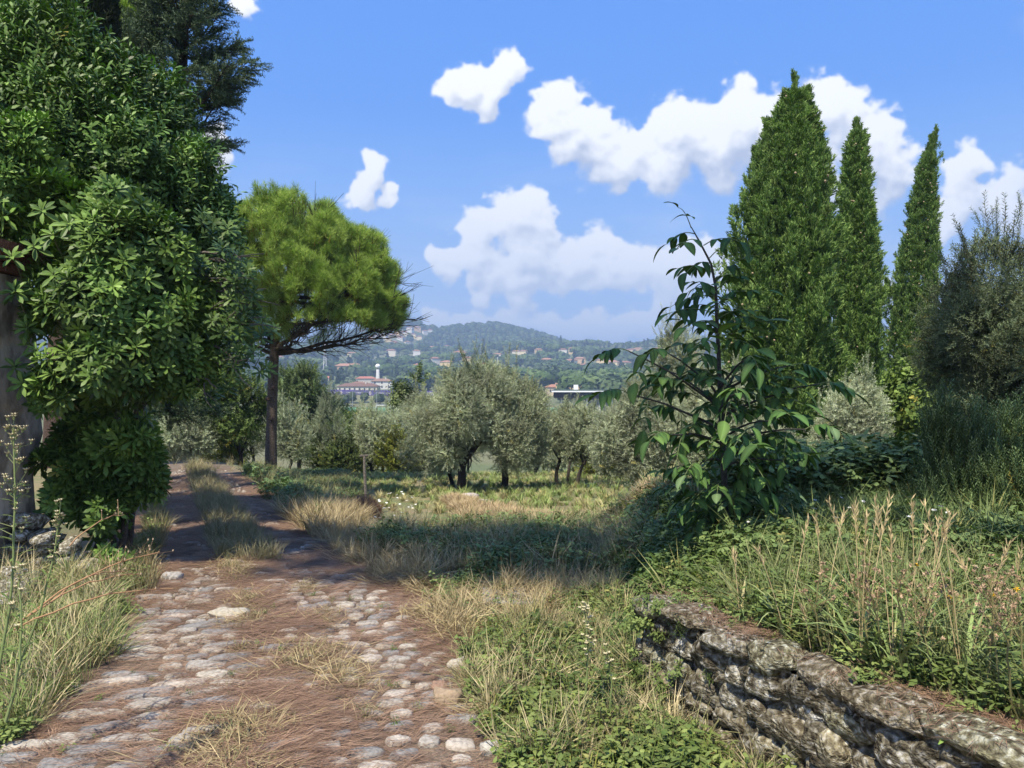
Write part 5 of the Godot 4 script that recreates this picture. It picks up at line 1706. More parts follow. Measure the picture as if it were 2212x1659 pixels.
# ---------------------------------------------------------------- the low stone wall on the right
func retaining_wall() -> void:
	var a := Vector2(0.67, -3.96)
	var dir := Vector2(0.8, 1.76).normalized()
	var nrm := Vector2(-dir.y, dir.x)             # out of the face, towards the lane
	var len := 3.7
	var o3 := Vector3(a.x, 0, a.y)
	var t3 := Vector3(dir.x, 0, dir.y)
	var n3 := Vector3(nrm.x, 0, nrm.y)
	var t := thing("retaining_wall", "low old stone wall blotched with lichen that holds up the grassy bank", "wall", o3)
	# mortar and rubble between the stones
	var b := MB.new()
	var nx := 120
	var ny := 24
	for j in ny + 1:
		for i in nx + 1:
			var f := float(i) / nx
			var y := -0.15 + 0.62 * j / ny
			var e := N1.get_noise_3d(f * 160.0, y * 60.0, 1.0) * 0.085 + N1.get_noise_3d(f * 600.0, y * 170.0, 7.0) * 0.04
			b.add(o3 + t3 * f * len + n3 * (0.006 + e) + Vector3(0, y, 0), Color(0.5, 0.49, 0.47))
	for j in ny:
		for i in nx:
			var q := j * (nx + 1) + i
			b.ix.append_array([q, q + nx + 2, q + 1, q, q + nx + 1, q + nx + 2])
	part("mortar", b.mesh(M.lichen_stone, true), t)
	var core := MB.new()
	for s in [[0.0, 0.0]]:
		var p0 := o3 - n3 * 0.07
		var p1 := o3 + t3 * len - n3 * 0.07
		var q0 := o3 - n3 * 0.34
		var q1 := o3 + t3 * len - n3 * 0.34
		var up := Vector3(0, 0.44, 0)
		var dn := Vector3(0, -0.15, 0)
		core.quad(p0 + up, p1 + up, q1 + up, q0 + up, Color(0.6, 0.56, 0.5))
		core.quad(p0 + dn, p0 + up, q0 + up, q0 + dn, Color(0.6, 0.56, 0.5))
		core.quad(q0 + dn, q0 + up, q1 + up, q1 + dn, Color(0.6, 0.56, 0.5))
		core.quad(p1 + dn, p1 + up, q1 + up, q1 + dn, Color(0.6, 0.56, 0.5))
	part("core", core.mesh(M.lichen_stone), t)
	var kinds := []
	for i in 10:
		var m := lump(Vector3(1, 1, 1), 50.0 + i * 2.7, 0.42, 9, 14)
		for k in m.c.size():
			m.c[k] = [Color(0.85, 0.85, 0.85), Color(0.66, 0.63, 0.58), Color(0.95, 0.92, 0.82), Color(0.75, 0.77, 0.68)][i % 4]
		kinds.append(m.mesh(M.lichen_stone, true))
	var basis := Basis(t3, Vector3.UP, t3.cross(Vector3.UP))
	var y := -0.03
	var row := 0
	while y < 0.40:
		var h := rf(0.085, 0.14)
		var s := rf(-0.04, 0.05)
		while s < len:
			var l := rf(0.10, 0.25)
			var p := part("stone", kinds[R.randi() % 10], t)
			p.transform = Transform3D(basis * Basis.from_euler(Vector3(rf(-0.2, 0.2), rf(-0.15, 0.15), rf(-0.25, 0.25))) * Basis.from_scale(Vector3(l * 0.47, h * 0.47 * rf(0.85, 1.1), rf(0.03, 0.06))), t3 * (s + l * 0.5) + Vector3(0, y + h * 0.5 + rf(-0.012, 0.012), 0) + n3 * rf(-0.03, 0.0))
			s += l * rf(0.98, 1.12)
		y += h * 0.95
		row += 1
	var s2 := -0.02
	while s2 < len:                               # coping stones
		var l := rf(0.16, 0.36)
		var p := part("coping_stone", kinds[R.randi() % 10], t)
		p.transform = Transform3D(basis * Basis.from_euler(Vector3(rf(-0.07, 0.07), rf(-0.1, 0.1), rf(-0.05, 0.05))) * Basis.from_scale(Vector3(l * 0.52, rf(0.04, 0.06), rf(0.09, 0.13))), t3 * (s2 + l * 0.5) + Vector3(0, 0.492 + rf(-0.018, 0.018), 0) - n3 * rf(0.03, 0.06))
		s2 += l * 0.98
	for k in 3:                                   # stones of the end face
		var p := part("stone", kinds[k], t)
		p.transform = Transform3D(basis * Basis.from_scale(Vector3(0.06, 0.07, 0.11)), Vector3(0, 0.06 + 0.14 * k, 0) - n3 * 0.14)

# ---------------------------------------------------------------- paving of the lane
func cobble(sd: int, tint: Color) -> ArrayMesh:
	var b := MB.new()
	var n := 9
	var r := []
	for i in n:
		var a := TAU * i / n + rf(-0.18, 0.18)
		var e := pow(pow(absf(cos(a)), 3.2) + pow(absf(sin(a)), 3.2), -1.0 / 3.2)
		r.append(Vector3(cos(a), 0, sin(a)) * 0.5 * e * rf(0.82, 1.06))
	for q in [[1.0, -1.4], [0.985, 0.0], [0.86, 0.62], [0.5, 0.95]]:
		for i in n:
			b.add(r[i] * q[0] + Vector3(0, q[1] * rf(0.8, 1.2), 0), tint)
	b.add(Vector3(rf(-0.05, 0.05), rf(0.85, 1.1), rf(-0.05, 0.05)), tint)
	for j in 3:
		for i in n:
			var p := j * n + i
			var q := j * n + (i + 1) % n
			b.ix.append_array([p, q, q + n, p, q + n, p + n])
	for i in n:
		b.ix.append_array([3 * n + i, 3 * n + (i + 1) % n, 4 * n])
	return b.mesh(M.paving, true)

func lane_stones() -> void:
	var kinds := []
	for i in 20:
		kinds.append(cobble(i, [Color(0.39, 0.37, 0.34), Color(0.45, 0.42, 0.37), Color(0.29, 0.285, 0.28), Color(0.49, 0.45, 0.40), Color(0.24, 0.24, 0.245)][i % 5]))
	var count := 0
	var rest := Bag.new()
	var d := 2.05
	while d < 9.2:
		var pc := lin(LANE_X, d)
		var pitch := rf(0.105, 0.155) * (1.0 if d < 5.5 else 0.85)
		var s := -1.22 + rf(-0.1, 0.1)
		while s < 1.2:
			var l := rf(0.13, 0.36) if s < 0.0 else rf(0.09, 0.20)
			var c := s + l * 0.5
			var keep := 0.0
			if c < -0.12:
				keep = 0.95 if d < 5.2 else (0.35 if d < 6.0 else 0.10)
			elif c > 0.16:
				keep = 0.95 if d < 6.8 else 0.35
			else:
				keep = 0.36
			if absf(c) > 1.0:
				keep *= 0.55
			var z := -d + 0.20 * c + 0.03 * sin(c * 5.0)
			var x := pc + c
			if R.randf() < keep and N1.get_noise_2d(x * 14.0, z * 14.0) > -0.55:
				var p := part("cobblestone", kinds[R.randi() % 20], T.lane) if count < 296 else MeshInstance3D.new()
				var wd := pitch * (rf(0.68, 0.98) if c < 0.1 else rf(0.55, 0.9))
				p.transform = Transform3D(Basis.from_euler(Vector3(rf(-0.05, 0.05), 0.20 + rf(-0.2, 0.2), rf(-0.06, 0.06))) * Basis.from_scale(Vector3(l * 0.97, rf(0.013, 0.021), wd)), gpos(x, z) + Vector3(0, rf(0.001, 0.010), 0))
				count += 1
				if count > 296:
					rest.put(p.transform.basis, p.transform.origin, tone(Color(0.30, 0.28, 0.26), Color(0.48, 0.44, 0.38)))
					p.free()
			s += l + 0.012
		d += pitch
	stuff("cobblestones", rest, cobble(5, Color(1, 1, 1)), T.lane)
	# loose gravel and small stones further up
	var g := Bag.new()
	var gm := cobble(3, Color(1, 1, 1))
	for i in 2600:
		var dd := 4.5 * pow(3.6, R.randf())
		var sd := rf(0.2, 0.85) if R.randf() < 0.6 else rf(-0.95, -0.25)
		var x := lin(LANE_X, dd) + sd * lin(LANE_W, dd)
		if N1.get_noise_2d(x * 10.0 + 30.0, dd * 10.0) < -0.02:
			continue
		var sc := rf(0.02, 0.06)
		g.put(Basis(Vector3.UP, rf(0, TAU)) * Basis.from_scale(Vector3(sc * rf(0.8, 1.8), sc * 0.35, sc)), gpos(x, -dd) + Vector3(0, 0.002, 0), tone(Color(0.30, 0.28, 0.25), Color(0.46, 0.42, 0.37)))
	stuff("lane_gravel", g, gm, self, "small pale stones lying in the wheel tracks of the lane")

# ---------------------------------------------------------------- rosemary and tall grasses on the bank
func right_bank() -> void:
	var d := 5.6
	var foot := gpos(3.6, -5.6)
	var t := thing("rosemary_bush", "big dark rosemary bush with upright sprigs at the right edge of the bank", "bush", foot)
	var lobes := []
	for q in [[2060, 1130, 90, 110, 0.1], [2160, 1100, 100, 120, 0.3], [2120, 1020, 70, 110, 0.0], [2240, 1060, 90, 130, 0.2], [2040, 1020, 50, 100, 0.0], [2200, 980, 60, 60, 0.0], [2030, 940, 22, 60, 0.0], [2100, 1180, 80, 60, 0.4], [2300, 1120, 110, 130, 0.2]]:
		lobes.append([at(q[0], q[1], d) + Vector3(0, 0, q[4]), Vector3(q[2] / F * d, q[3] / F * d, q[2] / F * d)])
	for k in 14:
		var sb := MB.new()
		var e: Vector3 = lobes[k % lobes.size()][0] + rv() * 0.1
		sb.tube(curve(foot + Vector3(rf(-0.15, 0.15), -0.1, rf(-0.15, 0.15)), e, rv() * 0.08, 5, 0.02), taper(0.022, 0.006, 5), 5, Color(0.14, 0.11, 0.09))
		part("stem", sb.mesh(M.bark), t)
	var bag := Bag.new()
	fill(bag, lobes, 4600, 0.55, 0.95, Color(0.075, 0.125, 0.048), Color(0.17, 0.24, 0.10), 0.3, 0.35, 1.0, 0.3, -0.3, 0.3, 1.2)
	for q in [[2030, 870, 60], [2050, 920, 50], [2140, 950, 50], [2095, 940, 40], [2185, 930, 60], [2010, 960, 50]]:
		for i in 26:
			bag.put(spin(Vector3.UP + rv() * 0.25, rf(0.5, 0.8)), at(q[0] + rf(-12, 12), q[1] + rf(0, 1) * q[2] * 2.0, d), tone(Color(0.07, 0.12, 0.045), Color(0.15, 0.21, 0.09)))
	stuff("sprigs", bag, T.rosemary, t)

func grass_plant(label: String, foot: Vector3, h: float, n: int, green: Color, seed_col: Color, heads: int) -> void:
	var t := thing("tall_grass", label, "grass plant", foot, "tall grasses on the bank")
	for k in n:
		var b := MB.new()
		var a := rf(0, TAU)
		var l := h * rf(0.45, 0.9)
		var out := Vector3(cos(a), 0, sin(a))
		var side := Vector3(-sin(a), 0, cos(a))
		var w := rf(0.006, 0.012)
		var prev := foot + out * 0.015
		var ang := rf(0.05, 0.4)
		var col := tone(green, Color(0.36, 0.32, 0.15), 0.1) if R.randf() < 0.35 else tone(green, green * 1.3)
		for i in 7:
			var dir := out * sin(ang) + Vector3.UP * cos(ang)
			var nx := prev + dir * l / 7.0
			var w0 := w * (1.0 - i / 7.5)
			var w1 := w * (1.0 - (i + 1) / 7.5)
			b.quad(prev - side * w0, prev + side * w0, nx + side * w1, nx - side * w1, col)
			prev = nx
			ang += rf(0.14, 0.34)
		part("blade", b.mesh(M.straw), t)
	for k in heads:
		var b := MB.new()
		var tip := foot + Vector3(rf(-0.35, 0.35) * h, h * rf(0.85, 1.15), rf(-0.2, 0.2) * h)
		var q := curve(foot, tip, Vector3(0, h * 0.08, 0), 8)
		b.tube(q, taper(0.0028, 0.0012, 8), 4, seed_col * 0.9)
		for i in 22:
			var f := rf(0.72, 1.0)
			var p := q[int(f * 8 - 0.001)].lerp(q[mini(int(f * 8 - 0.001) + 1, 8)], fposmod(f * 8, 1.0))
			var dir := ((tip - foot).normalized() + rv() * 0.5).normalized()
			var side := dir.cross(rv()).normalized()
			b.blade(p, dir, side, side.cross(dir), rf(0.02, 0.05), 0.006, 0.0, 0.1, seed_col * rf(0.8, 1.2))
		part("seed_head", b.mesh(M.straw), t)

# ---------------------------------------------------------------- the walnut sapling
func walnut() -> void:
	var d := 5.2
	var foot := gpos(at(1566, 0, d).x, -d)
	var t := thing("walnut_sapling", "young walnut sapling with large drooping dark green leaves on the shaded bank", "tree", foot)
	var stem := PackedVector3Array([foot - Vector3(0, 0.1, 0), at(1566, 1120, d), at(1564, 1020, d), at(1560, 940, d), at(1556, 860, d), at(1552, 760, d), at(1548, 680, d), at(1546, 620, d), at(1536, 570, d), at(1510, 520, d), at(1493, 490, d)])
	var sb := MB.new()
	sb.tube(stem, PackedFloat32Array([0.030, 0.024, 0.021, 0.019, 0.017, 0.014, 0.012, 0.010, 0.008, 0.006, 0.003]), 9, Color(0.16, 0.15, 0.13), 0.03, R)
	part("trunk", sb.mesh(M.bark, true), t)
	var shapes := []
	for k in 6:
		var tint := [Color(0.042, 0.085, 0.022), Color(0.054, 0.104, 0.028), Color(0.033, 0.066, 0.021), Color(0.075, 0.13, 0.034), Color(0.046, 0.09, 0.028), Color(0.085, 0.13, 0.06)][k] as Color
		var b := MB.new()
		leaf_mesh(b, 1.0, [0.46, 0.40, 0.44, 0.50, 0.38, 0.47][k], [0.25, 0.45, 0.7, 0.32, 0.55, 0.15][k], 7, 0.42, tint, tint * 1.8)
		shapes.append(b.mesh(M.walnut_leaf, true))
	# leaf stalks: [from x, y on the stem or a side branch, tip x, y, z of the tip, leaflets]
	var stalks := [
		[1493, 492, 1478, 478, 0.05, 3], [1510, 522, 1455, 545, 0.15, 5], [1530, 560, 1600, 520, 0.1, 5], [1536, 570, 1465, 600, 0.25, 5], [1546, 610, 1610, 590, -0.2, 5], [1546, 628, 1470, 640, 0.2, 5], [1548, 680, 1440, 680, 0.15, 7], [1547, 650, 1625, 640, 0.25, 5], [1550, 720, 1630, 700, 0.2, 5], [1552, 750, 1475, 745, 0.3, 5], [1552, 760, 1650, 730, 0.1, 5], [1520, 530, 1570, 540, 0.3, 5], [1500, 505, 1450, 520, -0.1, 5], [1540, 590, 1480, 570, -0.2, 7], [1546, 640, 1455, 660, -0.1, 7], [1548, 700, 1460, 715, 0.3, 7], [1549, 690, 1640, 670, -0.1, 7], [1545, 605, 1620, 560, 0.2, 7], [1552, 735, 1600, 760, 0.35, 7]]
	var mains := [[1555, 880, 1350, 760, 0.15], [1556, 860, 1420, 770, 0.4], [1558, 930, 1345, 850, 0.3], [1556, 850, 1700, 790, 0.1], [1556, 900, 1735, 830, 0.25], [1560, 960, 1420, 930, 0.45], [1560, 960, 1690, 920, 0.4], [1556, 840, 1560, 780, 0.55], [1558, 900, 1530, 850, 0.6], [1560, 950, 1600, 900, 0.6], [1562, 1000, 1480, 990, 0.4], [1562, 1010, 1640, 980, 0.45], [1562, 1000, 1560, 960, 0.6], [1556, 870, 1640, 780, -0.35], [1556, 880, 1470, 800, -0.4], [1560, 940, 1640, 870, -0.5]]
	for m in mains:
		var e := at(m[2], m[3], d) + Vector3(0, 0, m[4])
		var o := at(m[0], m[1], d)
		var lb := MB.new()
		lb.tube(curve(o, e, Vector3(0, 0.03, 0), 5, 0.006), taper(0.010, 0.004, 5), 6, Color(0.13, 0.125, 0.11))
		part("branch", lb.mesh(M.bark, true), t)
		stalks.append([m[2], m[3], m[2] + (m[2] - m[0]) * 0.32, m[3] + rf(-15, 25), m[4] * 1.25, 9, m[4]])
		for k in 2:
			var f := 0.45 + 0.35 * k
			var bx: float = lerpf(m[0], m[2], f)
			var by: float = lerpf(m[1], m[3], f)
			stalks.append([bx, by, bx + rf(-75, 75), by + rf(-60, 70), m[4] * f + rf(-0.1, 0.35), 5, m[4] * f])
	for k in 7:
		var by: float = 1010 + 14.0 * k
		var sg := 1.0 if k % 2 else -1.0
		stalks.append([1563, by, 1563 + sg * rf(60, 130), by + rf(5, 50), rf(0.0, 0.5), 5])
	for k in 54:
		var y := lerpf(770, 1100, k / 53.0)
		var reach := lin([760, 120, 830, 185, 920, 190, 1000, 150, 1100, 105], y) * rf(0.6, 1.0)
		var a := k * 2.4 + rf(-0.4, 0.4)
		var inner := rf(0.15, 0.5)
		stalks.append([1558 + cos(a) * reach * inner, y + 25, 1558 + cos(a) * reach, y + rf(-20, 45), sin(a) * reach / F * d, 9, sin(a) * reach / F * d * inner])
	for k in 18:
		var y := lerpf(610, 800, k / 17.0)
		var reach := lin([600, 85, 700, 105, 760, 130, 820, 200], y) * rf(0.7, 1.05)
		var a := k * 2.4 + rf(-0.4, 0.4)
		stalks.append([1550, y + 14, 1550 + cos(a) * reach, y + rf(-25, 15), sin(a) * reach / F * d, 7])
	for s in stalks:
		var o := at(s[0], s[1], d)
		if s.size() > 6:
			o.z += s[6]
		else:
			o.z = -d
		var e := at(s[2], s[3], d) + Vector3(0, 0, s[4])
		if (e - o).length() > 0.42:
			e = o + (e - o).normalized() * 0.42
		if (e - o).length() < 0.2:
			e = o + (e - o).normalized() * 0.2
		var q := curve(o, e, Vector3(0, 0.035, 0), 6)
		var lb := MB.new()
		lb.tube(q, taper(0.0038, 0.0016, 6), 5, Color(0.13, 0.17, 0.07))
		var st := part("leaf_stalk", lb.mesh(M.plain), t)
		var ahead := (e - o).normalized()
		var n: int = s[5]
		for k in n:
			var f := 1.0 if k == n - 1 else 0.36 + 0.58 * float(k / 2) / maxf(1.0, float((n - 1) / 2) - 0.5) * 0.9
			f = minf(f, 1.0)
			var p := q[mini(int(f * 6), 5)].lerp(q[mini(int(f * 6), 5) + 1], f * 6 - mini(int(f * 6), 5))
			var side := ahead.cross(Vector3.UP).normalized() * (1.0 if k % 2 else -1.0)
			var dir := ahead if k == n - 1 else (side * rf(0.8, 1.1) + ahead * rf(0.35, 0.6) - Vector3.UP * rf(-0.02, 0.25)).normalized()
			dir = (dir - Vector3.UP * rf(-0.08, 0.36)).normalized()
			var x := dir.cross(Vector3.UP + rv() * 0.35).normalized()
			var l := rf(0.09, 0.148) * (1.15 if k == n - 1 else 0.8 + 0.25 * f)
			var lf := part("leaf", shapes[R.randi() % 6 if R.randf() < 0.6 else R.randi() % 5], st)
			lf.transform = Transform3D(Basis(x * l, dir * l, x.cross(dir) * l), p)

# ---------------------------------------------------------------- grass, weeds and litter
func scatter(bags: Array, pg: PackedVector2Array, n: int, s0: float, s1: float, tilt: float, ca: Color, cb: Color, thr := -1.0, freq := 6.0, off := 0.0, off_lane := false, lift := 0.0) -> void:
	var lo := pg[0]
	var hi := pg[0]
	for p in pg:
		lo = lo.min(p)
		hi = hi.max(p)
	var made := 0
	var tries := 0
	while made < n and tries < n * 12:
		tries += 1
		var p := Vector2(rf(lo.x, hi.x), rf(lo.y, hi.y))
		if not Geometry2D.is_point_in_polygon(p, pg):
			continue
		var q := N1.get_noise_2d(p.x * freq + off, p.y * freq)
		if q < thr:
			continue
		if off_lane and lane_t(p.x, p.y) < rf(0.9, 1.25):
			continue
		if p.x > wall_x(p.y) - 0.09 and p.x < wall_x(p.y) + 0.13 and p.y > -3.98:
			continue
		bags[R.randi() % bags.size()].put(spin(Vector3.UP + rv() * tilt, rf(s0, s1)), gpos(p.x, p.y) + Vector3(0, lift if lift < 0.0 else lift * R.randf(), 0), tone(ca, cb, 0.25).lerp(cb, clampf(q * 0.6, 0.0, 0.5)).lerp(Color(0.40, 0.35, 0.12), 0.6 if R.randf() < 0.04 else 0.0))
		made += 1

func bags(n: int) -> Array:
	var a := []
	for i in n:
		a.append(Bag.new())
	return a

func flush(called: String, bs: Array, meshes: Array, label: String) -> void:
	for i in bs.size():
		stuff(called, bs[i], meshes[i], self, label)

func undergrowth() -> void:
	var dry0 := Color(0.33, 0.26, 0.13)
	var dry1 := Color(0.52, 0.43, 0.25)
	var gr0 := Color(0.10, 0.15, 0.045)
	var gr1 := Color(0.23, 0.29, 0.09)
	var dk0 := Color(0.08, 0.135, 0.045)
	var dk1 := Color(0.19, 0.26, 0.09)
	var red0 := Color(0.20, 0.115, 0.072)
	var red1 := Color(0.42, 0.275, 0.18)
	# fallen pine needles all over the lane, thickest between the wheel tracks
	var nb := bags(4)
	for i in 17000:
		var d := 1.7 * pow(9.0, pow(R.randf(), 0.9))
		var s := rf(-1.35, 1.35)
		var keep := 0.17
		if absf(s - 0.03) < 0.27:
			keep = 1.0
		elif s > 0.95 or d > 6.0:
			keep = 0.6
		if R.randf() > keep:
			continue
		var x := lin(LANE_X, d) + s * maxf(0.95, lin(LANE_W, d))
		var q := N1.get_noise_2d(x * 12.0, d * 12.0)
		if q < -0.1 and R.randf() < 0.75:
			continue
		nb[i % 4].put(spin(Vector3.UP + rv() * 0.10, rf(0.75, 1.1), rf(-0.5, 0.5) + (PI if R.randf() < 0.5 else 0.0)), gpos(x, -d) + Vector3(0, rf(0.004, 0.016), 0), tone(red0, red1, 0.2))
	# needles caught on the wall and the verge
	scatter(nb, poly([1400, 1300, 1650, 1385, 1900, 1495, 2212, 1620, 2400, 1600, 2212, 1540, 1800, 1400, 1500, 1290]), 90, 0.7, 1.0, 0.15, red0, red1, -0.05, 10.0)
	scatter(nb, poly([760, 1230, 900, 1240, 1100, 1300, 1120, 1380, 1000, 1430, 860, 1330]), 700, 0.8, 1.1, 0.15, red0, red1, -0.2, 8.0)
	scatter(nb, poly([1000, 1430, 1160, 1340, 1300, 1300, 1390, 1480, 1600, 1650, 1150, 1650, 1010, 1520]), 380, 0.8, 1.1, 0.15, red0, red1, -0.1, 8.0)
	scatter(nb, poly([0, 1450, 140, 1300, 330, 1230, 330, 1300, 200, 1420, 60, 1640, 0, 1640]), 500, 0.8, 1.1, 0.15, red0, red1, -0.2, 8.0)
	for k in 110:                                # on the coping of the wall
		var f := rf(0.0, 3.6)
		var p := Vector3(0.67, 0.535, -3.96) + Vector3(0.414, 0, 0.910) * f + Vector3(0.910, 0, -0.414) * rf(0.0, 0.26)
		if N1.get_noise_2d(f * 30.0, 5.0) > -0.12:
			nb[k % 4].put(spin(Vector3.UP + rv() * 0.12, rf(0.6, 0.9)), p, tone(red0, red1, 0.2))
	flush("pine_needle_litter", nb, T.needles, "reddish fallen pine needles")
	# dry bent grass and straw
	var gb := bags(4)
	var sb := bags(1)
	var tb := bags(1)
	for i in 2300:
		var d := 1.9 * pow(9.0, R.randf())
		var s := rf(-0.30, 0.34) + 0.1
		var x := lin(LANE_X, d) + s * lin(LANE_W, d)
		var q := N1.get_noise_2d(x * 9.0 + 70.0, d * 9.0)
		if q < 0.0 and d < 7.0:
			continue
		if d < 7.0:
			sb[0].put(spin(Vector3.UP + rv() * 0.2, rf(0.6, 1.2)), gpos(x, -d), tone(dry0, dry1))
			if q > 0.12 and R.randf() < 0.14:
				gb[i % 4].put(spin(Vector3.UP + rv() * 0.9, rf(0.2, 0.55)), gpos(x, -d), tone(dry0, dry1))
			if R.randf() < 0.5:
				tb[0].put(spin(Vector3.UP, rf(0.5, 0.9)), gpos(x, -d), tone(Color(0.13, 0.16, 0.06), Color(0.3, 0.27, 0.12)))
		else:
			gb[i % 4].put(spin(Vector3.UP + rv() * 0.4, rf(0.4, 0.85)), gpos(x, -d), tone(Color(0.16, 0.17, 0.075), Color(0.36, 0.31, 0.17)))
	scatter(gb, poly([640, 1130, 700, 1105, 820, 1150, 900, 1200, 1000, 1255, 1310, 1255, 1230, 1320, 1080, 1330, 1000, 1400, 860, 1330, 760, 1230]), 620, 0.35, 0.95, 0.8, dry0, dry1, -0.05, 9.0, 30.0, true)
	scatter(sb, poly([700, 1150, 900, 1200, 1000, 1255, 1310, 1255, 1200, 1330, 1000, 1420, 860, 1330]), 1500, 0.7, 1.4, 0.3, dry0, dry1, -0.3, 9.0, 30.0, true)
	scatter(gb, poly([0, 1250, 140, 1250, 260, 1310, 240, 1440, 60, 1600, 0, 1600]), 260, 0.5, 1.2, 0.55, Color(0.22, 0.24, 0.09), dry1, -0.3, 9.0, 0.0, false)
	scatter(gb, poly([0, 1250, 140, 1250, 260, 1310, 240, 1440, 60, 1600, 0, 1600]), 260, 0.4, 1.0, 0.5, gr0, gr1 * 1.3, -0.3, 9.0, 9.0, false)
	scatter(gb, poly([130, 1290, 300, 1180, 345, 1050, 360, 1150, 330, 1290]), 420, 0.4, 0.9, 0.4, Color(0.14, 0.15, 0.07), dry0, -0.3, 9.0)
	scatter(gb, poly([330, 1006, 560, 1004, 700, 1012, 640, 1030, 500, 1022, 340, 1020]), 700, 0.5, 1.0, 0.4, Color(0.22, 0.22, 0.08), dry1, -0.4, 9.0)
	scatter(gb, poly([520, 1012, 660, 1008, 720, 1030, 560, 1032]), 450, 0.7, 1.3, 0.3, Color(0.22, 0.24, 0.06), Color(0.42, 0.38, 0.14), -0.4, 9.0)
	scatter(gb, poly([590, 1110, 680, 1100, 800, 1140, 700, 1180, 640, 1140]), 420, 0.7, 1.25, 0.45, dry0, dry1, -0.2, 9.0, 4.0, true)
	# the field
	var fb := bags(1)
	scatter(fb, poly([640, 1018, 1100, 1015, 1560, 1020, 1650, 1130, 1350, 1120, 1000, 1130, 800, 1100, 700, 1045]), 9500, 0.45, 1.1, 0.3, Color(0.19, 0.25, 0.075), Color(0.46, 0.39, 0.20), -1.0, 3.0, 12.0)
	scatter(fb, poly([640, 1016, 1560, 1016, 1560, 1050, 700, 1045]), 5200, 0.7, 1.3, 0.3, Color(0.18, 0.27, 0.075), Color(0.30, 0.37, 0.11), -0.3, 3.0, 55.0)
	scatter(fb, poly([960, 1085, 1400, 1075, 1560, 1120, 1350, 1125, 1000, 1130]), 2500, 0.6, 1.3, 0.35, dry0, Color(0.5, 0.38, 0.22), -0.2, 4.0, 21.0)
	flush("field_grass", fb, [T.field], "short green and dry grass of the olive field")
	# thickets of bramble and ivy
	var bb := bags(3)
	scatter(bb, poly([780, 1190, 880, 1160, 1000, 1165, 1100, 1150, 1250, 1155, 1330, 1130, 1420, 1130, 1400, 1225, 1330, 1250, 1150, 1245, 950, 1235, 830, 1210]), 1500, 0.3, 0.65, 0.5, dk0, dk1, 0.0, 7.0, 0.0, true, 0.2)
	scatter(bb, poly([525, 1016, 700, 1020, 770, 1050, 775, 1105, 690, 1140, 610, 1112, 560, 1070]), 2600, 0.45, 0.9, 0.4, dk0, Color(0.16, 0.24, 0.10), -0.2, 7.0, 9.0, true, 0.12)
	scatter(bb, poly([1310, 1290, 1330, 1180, 1400, 1100, 1620, 1130, 1640, 1290, 1450, 1300, 1395, 1300]), 2000, 0.3, 0.65, 0.5, Color(0.07, 0.12, 0.035), Color(0.15, 0.22, 0.06), -0.3, 8.0)
	scatter(bb, poly([1370, 1110, 1600, 1120, 2250, 1080, 2350, 1230, 1620, 1250]), 2200, 0.35, 0.7, 0.5, dk0, dk1, -0.05, 8.0, 31.0, false, 0.12)
	scatter(bb, poly([1560, 1060, 2000, 1060, 2250, 1080, 1600, 1130]), 1700, 0.7, 1.3, 0.4, dk0, dk1, -0.1, 8.0, 31.0, false, 0.3)
	scatter(bb, poly([1420, 1290, 1620, 1230, 2300, 1230, 2400, 1600, 2212, 1560, 1900, 1450, 1650, 1370]), 700, 0.3, 0.55, 0.5, gr0, gr1, -0.1, 9.0, 17.0)
	scatter(bb, poly([1150, 1360, 1340, 1270, 1380, 1380, 1390, 1500, 1300, 1480, 1180, 1420]), 300, 0.3, 0.6, 0.4, Color(0.05, 0.09, 0.025), Color(0.11, 0.17, 0.05), -0.15, 9.0, 3.0)
	scatter(bb, poly([1380, 1560, 1480, 1550, 1620, 1659, 1700, 1720, 1400, 1720]), 200, 0.3, 0.6, 0.4, gr0, gr1, -0.2, 9.0, 3.0)
	flush("bramble_thicket", bb, T.bramble, "low green tangle of brambles, ivy and other creepers")
	# leafy weeds and turf
	var wb := bags(3)
	var tri := poly([1000, 1430, 1100, 1350, 1340, 1260, 1390, 1480, 1620, 1659, 1700, 1760, 1130, 1760, 1090, 1620, 1010, 1520])
	scatter(wb, tri, 1050, 0.3, 1.15, 0.35, Color(0.09, 0.14, 0.038), Color(0.25, 0.30, 0.09), -0.16, 10.0, 41.0)
	scatter(tb, tri, 1900, 0.6, 1.2, 0.5, Color(0.16, 0.19, 0.065), Color(0.38, 0.34, 0.16), -0.3, 10.0, 11.0)
	scatter(gb, tri, 620, 0.35, 0.95, 0.65, Color(0.16, 0.19, 0.06), dry1, -0.1, 10.0, 61.0)
	scatter(sb, tri, 700, 0.6, 1.1, 0.3, dry0, dry1, -0.1, 10.0, 71.0)
	var near_bank := poly([1420, 1290, 1640, 1210, 2300, 1210, 2500, 1700, 2300, 1680, 2212, 1600, 1900, 1475, 1650, 1375])
	scatter(wb, near_bank, 2300, 0.5, 1.15, 0.35, Color(0.08, 0.13, 0.035), Color(0.20, 0.26, 0.08), -0.16, 9.0, 5.0)
	scatter(tb, near_bank, 1900, 0.7, 1.5, 0.4, Color(0.12, 0.16, 0.05), Color(0.34, 0.31, 0.14), -0.35, 9.0, 15.0)
	scatter(gb, near_bank, 480, 0.5, 1.1, 0.5, gr0, Color(0.26, 0.27, 0.11), -0.15, 9.0, 25.0)
	scatter(gb, poly([1500, 1120, 2250, 1090, 2300, 1230, 1560, 1240]), 700, 0.6, 1.3, 0.4, gr0, gr1, -0.2, 9.0, 35.0)
	scatter(wb, poly([130, 1290, 300, 1180, 345, 1060, 350, 1150, 300, 1290, 240, 1440, 0, 1640, 0, 1400]), 700, 0.5, 1.0, 0.35, gr0, gr1, -0.15, 9.0, 45.0)
